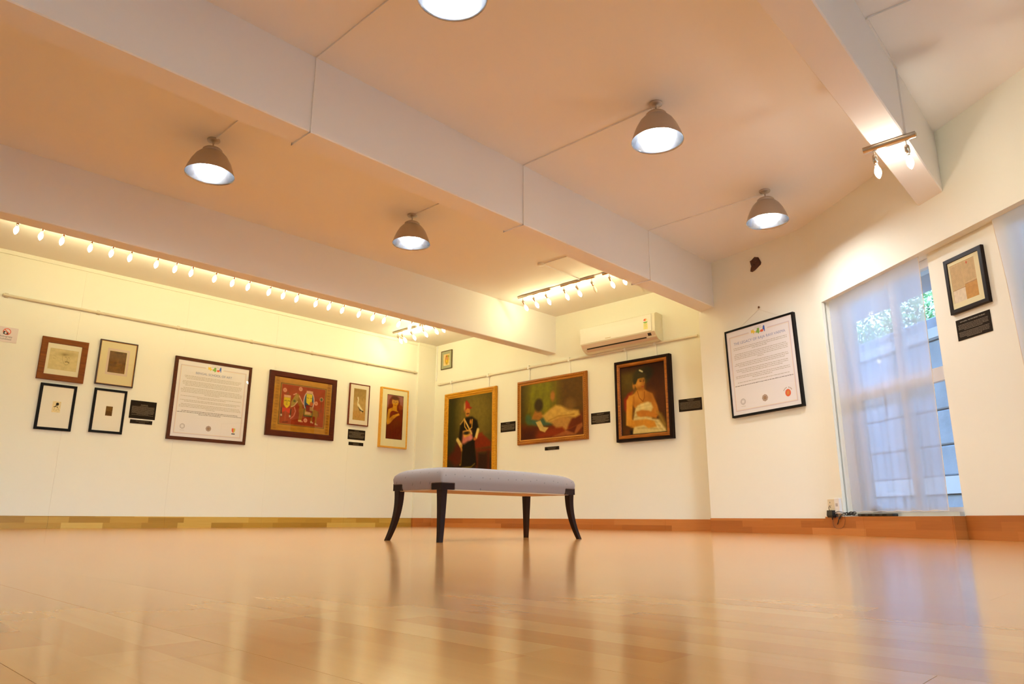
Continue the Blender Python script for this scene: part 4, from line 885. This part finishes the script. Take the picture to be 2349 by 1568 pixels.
# ------------------------------------------------------------------ track lights
bulb_prof = [(.010, 0), (.012, .012), (.021, .034), (.0235, .05), (.021, .068), (.013, .086), (.003, .098)]
def track_light(name, lab, loc, rz, length, heads, tilt, lit=None, group=None, drop=.052, halfround=.020):
    """bar along local x under the ceiling; heads swing towards local -y"""
    r = empty(name, lab, 'track light', loc, rz, group)
    n = 10; hr = halfround
    ring = lambda x: [(x, hr*math.cos(PI*k/n), -hr*1.7*math.sin(PI*k/n)) for k in range(n+1)]
    MB().loft([ring(-length/2), ring(length/2)], True, (True, True), 0, True).build('bar', M['steel'], r)
    for i, hx in enumerate(heads):
        zb = -hr*1.7
        T = Matrix.Translation((hx, 0, zb-drop)) @ Matrix.Rotation(PI-tilt, 4, 'X')
        h = MB(); h.tube([(hx, 0, zb+.006), (hx, 0, zb-drop)], .0045, 8)
        h.lathe([(.004, -.012), (.012, -.010), (.0175, 0), (.0175, .040), (.0145, .050), (.012, .052)], 14, 0, T)
        ho = h.build('lamp_head', M['steel'], r)
        MB().lathe([(.0105, .050), (.011, .064), (.0125, .068)], 12, 0, T).build('bulb_collar', M['hook'], ho)
        T2 = T @ Matrix.Translation((0, 0, .064))
        on = lit is None or lit[i]
        MB().lathe(bulb_prof, 12, 0, T2).build('bulb', M['spot_bulb'] if on else M['deadbulb'], ho)
    return r
xs = [1.443, 1.671, 1.873, 2.159, 2.381, 2.583, 2.883, 3.105, 3.304, 3.603, 3.839, 4.055, 4.355, 4.566, 4.773, 5.077, 5.295, 5.520, 5.813, 6.063, 6.275, 6.561, 6.783, 7.001]
ordn = ['first', 'second', 'third', 'fourth', 'fifth', 'sixth', 'seventh', 'eighth']
for k in range(8):
    a = xs[3*k:3*k+3]; c = (a[0]+a[2])/2
    place = 'leftmost' if k == 0 else ('rightmost, next to the corner' if k == 7 else ordn[k]+' from the left')
    track_light('track_light', 'three-bulb spot bar in the row along the picture wall, '+place, (c, 8.655, 3.297), PI, .60, [c-x for x in a], math.radians(34), None, 'spot bars along the picture wall')
# bars across the ends of the bays, along y; local -y must point to +x  -> rz = +90deg
def ybar(lab, x, ys, half, lit=None):
    c = (ys[0]+ys[-1])/2
    return track_light('track_light', lab, (x, c, 3.297), PI/2, half*2, [y-c for y in ys], math.radians(42), lit, 'spot bars facing the air conditioner wall')
ybar('three-bulb spot bar nearest the air conditioner, farthest from the middle beam', 7.215, [6.65, 6.44, 6.21], .31)
ybar('spot bar with one unlit bulb, middle of three near the air conditioner', 7.215, [5.88, 5.66, 5.40], .29, (True, True, False))
ybar('spot bar half hidden behind the middle beam near the air conditioner', 7.215, [5.11, 4.92, 4.70], .31)
ybar('spot bar in the far corner bay, closer to the picture wall', 7.215, [9.60, 9.48, 9.23], .31)
ybar('spot bar in the far corner bay, closer to the beam', 7.215, [8.92, 8.65, 8.48], .30)
tw = track_light('track_light', 'two-bulb steel spot bar under the beam end by the window', (5.125, 1.178, 2.763), PI/2, .345, [.105, -.105], math.radians(20), None, None, .042, .024)
for hd in tw.children:
    for q in hd.children:
        if q.name.split('.')[0] == 'bulb': q.data.materials[0] = M['spot_white']

# ------------------------------------------------------------------ pendants
def pendant(lab, x, y):
    r = empty('pendant_lamp', lab, 'pendant lamp', (x, y, 0), 0, 'dome pendant lamps')
    MB().lathe([(.052, 3.2995), (.054, 3.292), (.050, 3.284), (.028, 3.279), (.012, 3.272), (.010, 3.262)], 20).build('canopy', M['alu'], r)
    MB().tube([(0, 0, 3.266), (0, 0, 3.205)], .0065, 8).build('stem', M['alu'], r)
    MB().lathe([(.018, 3.212), (.070, 3.209), (.080, 3.200), (.082, 3.182), (.078, 3.178)], 24).build('collar', M['alu'], r)
    out = [(.078, 3.180), (.100, 3.168), (.130, 3.135), (.158, 3.085), (.180, 3.03), (.196, 2.98), (.200, 2.968)]
    sh = MB().lathe(out, 40, 0, None, (False, False)).build('shade', M['alu'], r)
    MB().lathe([(.200, 2.968), (.1975, 2.9685), (.193, 2.982), (.177, 3.03), (.155, 3.082), (.127, 3.13), (.098, 3.162), (.0, 3.170)], 40, 0, None, (False, False)).build('reflector', M['alu_in'], r)
    MB().lathe([(.022, 3.168), (.024, 3.14), (.05, 3.125)], 16).build('lamp_holder', M['hook'], r)
    MB().lathe([(.030, 3.138), (.062, 3.122), (.086, 3.090), (.092, 3.062), (.082, 3.030), (.052, 3.006), (.01, 2.998)], 20).build('bulb', M['pend_bulb'], r)
    return r
pendant('dome pendant lamp cut off by the top edge of the picture', 2.2, 2.57)
pendant('dome pendant lamp in the middle bay, the one farther from the wall ornament', 4.322, 2.572)
pendant('dome pendant lamp in the middle bay, near the brown wall ornament', 6.357, 2.607)
pendant('dome pendant lamp between the two long beams, on the left', 2.197, 5.655)
pendant('dome pendant lamp between the two long beams, nearer the corner', 4.348, 5.621)

# ------------------------------------------------------------------ conduits
def conduit(lab, segs, wdt=.015):
    mb = None; root = None
    for a, b_ in segs:
        a, b_ = Vector(a), Vector(b_); d = (b_-a).normalized()
        s = Vector((0, 0, 1)).cross(d); s = s.normalized() if s.length > .1 else Vector((1, 0, 0)); u = d.cross(s).normalized()
        c = []
        for p in (a, b_):
            for i, j in ((-1, -1), (1, -1), (1, 1), (-1, 1)): c.append(p+s*(i*wdt/2)+u*(j*wdt/2*.8))
        m = MB().add(c, [(0, 1, 2, 3), (7, 6, 5, 4), (0, 4, 5, 1), (1, 5, 6, 2), (2, 6, 7, 3), (3, 7, 4, 0)])
        if root is None: root = m.build('cable_conduit', M['ceiling']); tag(root, lab, 'conduit', 'cable conduits')
        else: m.build('conduit_run', M['ceiling'], root)
    return root
h = .0062
for x, ya, yb, lab in ((2.2, 2.63, 5.60, 'white cable conduit over the middle beam, leftmost of three'), (4.352, 2.63, 5.56, 'white cable conduit over the middle beam, second of three'), (6.42, 2.66, 5.58, 'white cable conduit over the middle beam, nearest the pillar')):
    bn = 4.0141-.0044*(x-2.75); bf = bn+.232; zb = 2.7145
    conduit(lab, [((x, ya, ZC-h), (x, bn-2*h, ZC-h)), ((x, bn-h, ZC-.001), (x, bn-h, zb-2*h)), ((x, bn-2*h, zb-h), (x, bf+2*h, zb-h)), ((x, bf+h, zb-2*h), (x, bf+h, ZC-.001)), ((x, bf+2*h, ZC-h), (x, yb, ZC-h))])
c5 = conduit('white cable conduit feeding the spot bars near the air conditioner', [((6.44, 5.59, ZC-h), (7.19, 5.59, ZC-h)), ((7.215, 5.16, ZC-.004), (7.215, 6.15, ZC-.004))], .02)
MB().lathe([(.045, ZC-.001), (.045, ZC-.022), (.035, ZC-.030), (.01, ZC-.031)], 16, 0, Matrix.Translation((6.40, 5.585, 0))).build('junction_box', M['trimwhite'], c5)
yb3 = 1.044+.0267*(5.12-4.05)
conduit('white cable conduit running down the beam to the two-bulb spot bar', [((5.12, yb3-h, ZC-.012), (5.12, yb3-h, 2.765)), ((5.125, yb3-h, ZC-h), (4.42, yb3-h-.018, ZC-h)), ((4.42, yb3-.03, ZC-h), (4.50, -.6, ZC-h))])
conduit('short white cable conduit down the far corner', [((WB.at(-7.19, 0, .01).x, WB.at(-7.19, 0, .01).y, 3.29), (WB.at(-7.19, 0, .01).x, WB.at(-7.19, 0, .01).y, 2.62))], .02)

# ------------------------------------------------------------------ bench
bench = empty('upholstered_bench', 'grey upholstered bench with dark curved legs in the middle of the floor', 'bench', (3.529, 3.569, 0), -.0155)
m_, t, b = newmat('bench_fabric'); N = t.nodes; Lk = t.links
tc = N.new('ShaderNodeTexCoord'); vo = N.new('ShaderNodeTexVoronoi'); vo.voronoi_dimensions = '2D'; vo.inputs['Scale'].default_value = 13.; vo.inputs['Randomness'].default_value = .45
cr = N.new('ShaderNodeValToRGB'); cr.color_ramp.elements[0].position = .05; cr.color_ramp.elements[1].position = .085
cr.color_ramp.elements[0].color = (.18, .135, .105, 1); cr.color_ramp.elements[1].color = (.285, .215, .172, 1)
nz = N.new('ShaderNodeTexNoise'); nz.inputs['Scale'].default_value = 420.; mp = N.new('ShaderNodeMapping'); mp.inputs['Scale'].default_value = (1, 1, .15)
bp = N.new('ShaderNodeBump'); bp.inputs['Strength'].default_value = .25; bp.inputs['Distance'].default_value = .001
sxyz = N.new('ShaderNodeSeparateXYZ'); Lk.new(tc.outputs['Object'], sxyz.inputs[0])
ad = N.new('ShaderNodeMath'); ad.operation = 'SUBTRACT'; Lk.new(sxyz.outputs[0], ad.inputs[0]); Lk.new(sxyz.outputs[1], ad.inputs[1])
ad2 = N.new('ShaderNodeMath'); ad2.operation = 'MULTIPLY_ADD'; Lk.new(sxyz.outputs[1], ad2.inputs[0]); ad2.inputs[1].default_value = .9; Lk.new(sxyz.outputs[2], ad2.inputs[2])
cv2 = N.new('ShaderNodeCombineXYZ'); Lk.new(ad.outputs[0], cv2.inputs[0]); Lk.new(ad2.outputs[0], cv2.inputs[1]); Lk.new(cv2.outputs[0], vo.inputs['Vector']); Lk.new(vo.outputs['Distance'], cr.inputs[0]); Lk.new(cr.outputs[0], b.inputs['Base Color'])
Lk.new(tc.outputs['Object'], mp.inputs[0]); Lk.new(mp.outputs[0], nz.inputs['Vector']); Lk.new(nz.outputs['Fac'], bp.inputs['Height']); Lk.new(bp.outputs[0], b.inputs['Normal'])
b.inputs['Roughness'].default_value = .85; b.inputs['Sheen Weight'].default_value = .3; M['fabric'] = m_
M['legwood'] = mat('dark_walnut_lacquer', (.014, .004, .002), .36, spec=.22); M['under'] = mat('bench_underside', (.62, .44, .25), .8); M['stud'] = mat('brass_studs', (.10, .055, .025), .4, .7)
Ls, Ws = 1.262, .478
def rrect(L_, W_2, r, z, n=6, bow=0.):
    p = []
    for cx, cy, a0 in ((L_/2-r, W_2/2-r, 0), (-L_/2+r, W_2/2-r, PI/2), (-L_/2+r, -W_2/2+r, PI), (L_/2-r, -W_2/2+r, 1.5*PI)):
        q0 = len(p)
        for k in range(n+1):
            a = a0+PI/2*k/n; p.append((cx+r*math.cos(a), cy+r*math.sin(a), z))
    # subdivide the long sides
    out = []
    for i in range(len(p)):
        a, c = p[i], p[(i+1) % len(p)]; out.append(a)
        d = math.hypot(a[0]-c[0], a[1]-c[1])
        if d > .2:
            k = 8
            for j in range(1, k): out.append((a[0]+(c[0]-a[0])*j/k, a[1]+(c[1]-a[1])*j/k, z))
    return out
def cush(z, ins, r, dz=0.):
    q = rrect(Ls-2*ins, Ws-2*ins, r, z)
    o = []
    for x, y, z_ in q:   # crown: middle higher than the ends
        o.append((x, y, z_+dz*(1-(2*abs(x)/Ls)**2.2)*(1-.5*(2*abs(y)/Ws)**2)))
    return o
rings = [cush(.316, .004, .012), cush(.322, -.001, .014), cush(.350, -.006, .014), cush(.358, -.010, .015), cush(.385, -.013, .016), cush(.408, -.007, .018, .006), cush(.428, .012, .028, .010), cush(.441, .036, .04, .012), cush(.449, .075, .06, .013), cush(.453, .125, .06, .015), cush(.455, .18, .05, .016), cush(.456, .225, .010, .016)]
MB().loft(rings, True, (True, True)).build('seat', M['fabric'], bench)
MB().box(-Ls/2+.01, Ls/2-.01, -Ws/2+.01, Ws/2-.01, .3085, .3158).build('underside', M['under'], bench)
for sx in (-1, 1):
    for sy in (-1, 1):
        # sabre leg, square in section, sweeping out to its corner
        rings = []
        for k in range(13):
            t_ = k/12; z = .318*(1-t_); hw = .0235-.0095*t_**.9; sw = .050*max(0, (t_-.10)/.9)**2.0
            cx = sx*(Ls/2-.0235+sw*.95); cy = sy*(Ws/2-.0235+sw*.95)
            rings.append([(cx-hw, cy-hw, z), (cx+hw, cy-hw, z), (cx+hw, cy+hw, z), (cx-hw, cy+hw, z)])
        lg = MB().loft(rings, True, (True, True), 0, False).build('leg', M['legwood'], bench)
        # corner bracket with studs
        bx = MB(); x1, y1 = sx*(Ls/2+.0064), sy*(Ws/2+.0064)
        bx.box(*sorted((x1, x1-sx*.105)), *sorted((y1, y1-sy*.0105)), .312, .351); bx.box(*sorted((x1, x1-sx*.0105)), *sorted((y1-sy*.0105, y1-sy*.095)), .312, .351)
        bx.build('corner_bracket', M['legwood'], lg)
        sd = MB()
        def stud(px, py, pz, nx, ny):
            Tm = Matrix.Translation((px, py, pz)) @ Vector((nx, ny, 0)).to_track_quat('Z', 'Y').to_matrix().to_4x4()
            sd.lathe([(.0036, 0), (.003, .0016), (.001, .0026)], 6, 0, Tm)
        for k in range(13): stud(x1-sx*(.004+k*.0082), y1+sy*.0006, .3535, 0, sy)
        for k in range(11): stud(x1+sx*.0006, y1-sy*(.004+k*.0085), .3535, sx, 0)
        for k in range(4): stud(x1-sx*.106, y1+sy*.0006, .318+k*.0095, 0, sy); stud(x1+sx*.0006, y1-sy*.0965, .318+k*.0095, sx, 0)
        tag(sd.build('nail_heads', M['stud'], lg), kind='stuff')

# ------------------------------------------------------------------ socket plate, charger, cables on the sill
sp = MB().bbox(-.137, .137, -.010, 0, 0, .166, .003).build('socket_plate', mat('socket_cream', (.78, .68, .48), .5), None, WW.at(.045, .183, .0005), WW.rz); tag(sp, 'cream multi socket plate above the baseboard left of the curtain', 'socket')
for (x, z) in ((-.085, .03), (-.045, .03), (.0, .03), (.06, .10), (.06, .055)):
    mb = MB()
    for dx, dz, hh in ((0, .026, .013), (-.012, 0, .005), (.012, 0, .005)): mb.box(x+dx-.003, x+dx+.003, -.0112, -.0100, z+dz, z+dz+hh)
    tag(mb.build('socket_holes', M['plaque'], sp), kind='stuff')
for x in (-.095, -.02): MB().bbox(x-.012, x+.012, -.016, -.010, .088, .118, .002).build('switch', M['hook'], sp)
sb = MB().bbox(-.040, .040, -.030, 0, 0, .150, .004).build('white_modem', M['frame_white'], None, WW.at(.245, .205, .0005), WW.rz); tag(sb, 'small white box on the wall between socket plate and curtain', 'box')
MB().box(-.018, .018, -.0306, -.0298, .07, .10).build('recess', M['gry'], sb); MB().bbox(-.014, .014, -.034, -.030, .02, .034, .001).build('button', M['hook'], sb)
pl_ = MB().loft([[(-.045, -.012, .07), (.045, -.012, .07), (.045, -.060, .07), (-.045, -.060, .07)], [(-.047, -.012, .02), (.047, -.012, .02), (.047, -.066, .02), (-.047, -.066, .02)], [(-.040, -.014, 0), (.040, -.014, 0), (.040, -.058, 0), (-.040, -.058, 0)]], True, (True, True), 0, False).build('charger', M['black'], None, WW.at(.160, .168, .0), WW.rz)
tag(pl_, 'black plug-in charger on the socket plate', 'charger')
mb = MB()
for x in (-.025, .025): mb.box(x-.005, x+.005, -.013, -.009, .045, .055)
mb.build('plug_pins', M['steel'], pl_)
MB().tube([(-.001, -.036, .002), (-.001, -.036, -.014), (-.001, -.036, -.024)], [.007, .005, .003], 8).build('cord_sleeve', M['black'], pl_)
def cable(lab, pts, r=.0028):
    def cr_(p0, p1, p2, p3, t): return .5*((2*p1)+(-p0+p2)*t+(2*p0-5*p1+4*p2-p3)*t*t+(-p0+3*p1-3*p2+p3)*t**3)
    P = [WW.at(*p) for p in pts]; Q = []
    for i in range(len(P)-1):
        for k in range(6): Q.append(cr_(P[max(i-1, 0)], P[i], P[i+1], P[min(i+2, len(P)-1)], k/6))
    Q.append(P[-1]); o = MB().tube(Q, r, 6).build('cable', M['black']); tag(o, lab, 'cable', 'black cables by the socket'); return o
cable('thin black cable looping from the charger down over the baseboard', [(.160, .142, .036), (.162, .10, .034), (.185, .072, .030), (.25, .064, .028), (.32, .085, .028), (.352, .14, .028), (.345, .190, .024), (.37, .197, -.01)], .0016)
cable('black cable slanting from the socket plate to the window sill', [(.098, .285, .012), (.105, .262, .03), (.15, .235, .05), (.215, .215, .045), (.27, .225, .04), (.33, .218, .030), (.39, .205, .015), (.43, .197, .0)])
cable('short stiff black cable hanging over the baseboard edge', [(.218, .104, .026), (.245, .135, .030), (.275, .170, .032), (.31, .196, .030), (.36, .212, .020), (.41, .20, .01)], .0042)
cable('black cable crossing the cable knot by the socket', [(.205, .225, .04), (.235, .195, .04), (.262, .160, .036), (.275, .150, .034), (.285, .168, .032), (.33, .190, .028), (.40, .198, .0)], .003)
mb = MB()
r_ = random.Random(9)
for k in range(7):
    c = WW.at(.335+.02*k, .204+r_.uniform(-.004, .006), -.006+r_.uniform(-.01, .01)); pts = []
    for j in range(9):
        a = 2*PI*j/8; pts.append((c.x+WW.d.x*.03*math.cos(a), c.y+WW.d.y*.03*math.cos(a), c.z+.012*math.sin(a)+.004*k/7))
    mb.tube(pts, .004, 6)
o = mb.build('cable_coil', M['black']); tag(o, 'tangled coil of black cable on the sill below the curtain', 'cable coil')
cable('black cable trailing along the sill from the coil', [(.45, .188, .0), (.52, .184, .012), (.56, .19, .008), (.60, .196, -.01), (.68, .192, -.012)])
pb = MB().bbox(-.245, .245, -.03, .03, 0, .024, .004).build('power_strip', M['black'], None, WW.at(.785, .1785, -.010), WW.rz); tag(pb, 'flat black power strip lying on the window sill', 'power strip')
for k in range(4): MB().bbox(-.19+k*.1, -.13+k*.1, -.0315, -.029, .006, .018, .0006).build('outlet', M['plaque'], pb)
lc = MB().lathe([(.035, 0), (.04, .02), (.038, .05), (.02, .062), (.002, .064)], 14).build('desk_ornament', M['gry'], None, WW.at(.66, .2125, -.105)); tag(lc, 'small grey rounded object on the sill behind the sheer curtain', 'object')
MB().lathe([(.040, .018), (.042, .022), (.040, .026)], 14).build('band', M['brn'], lc)
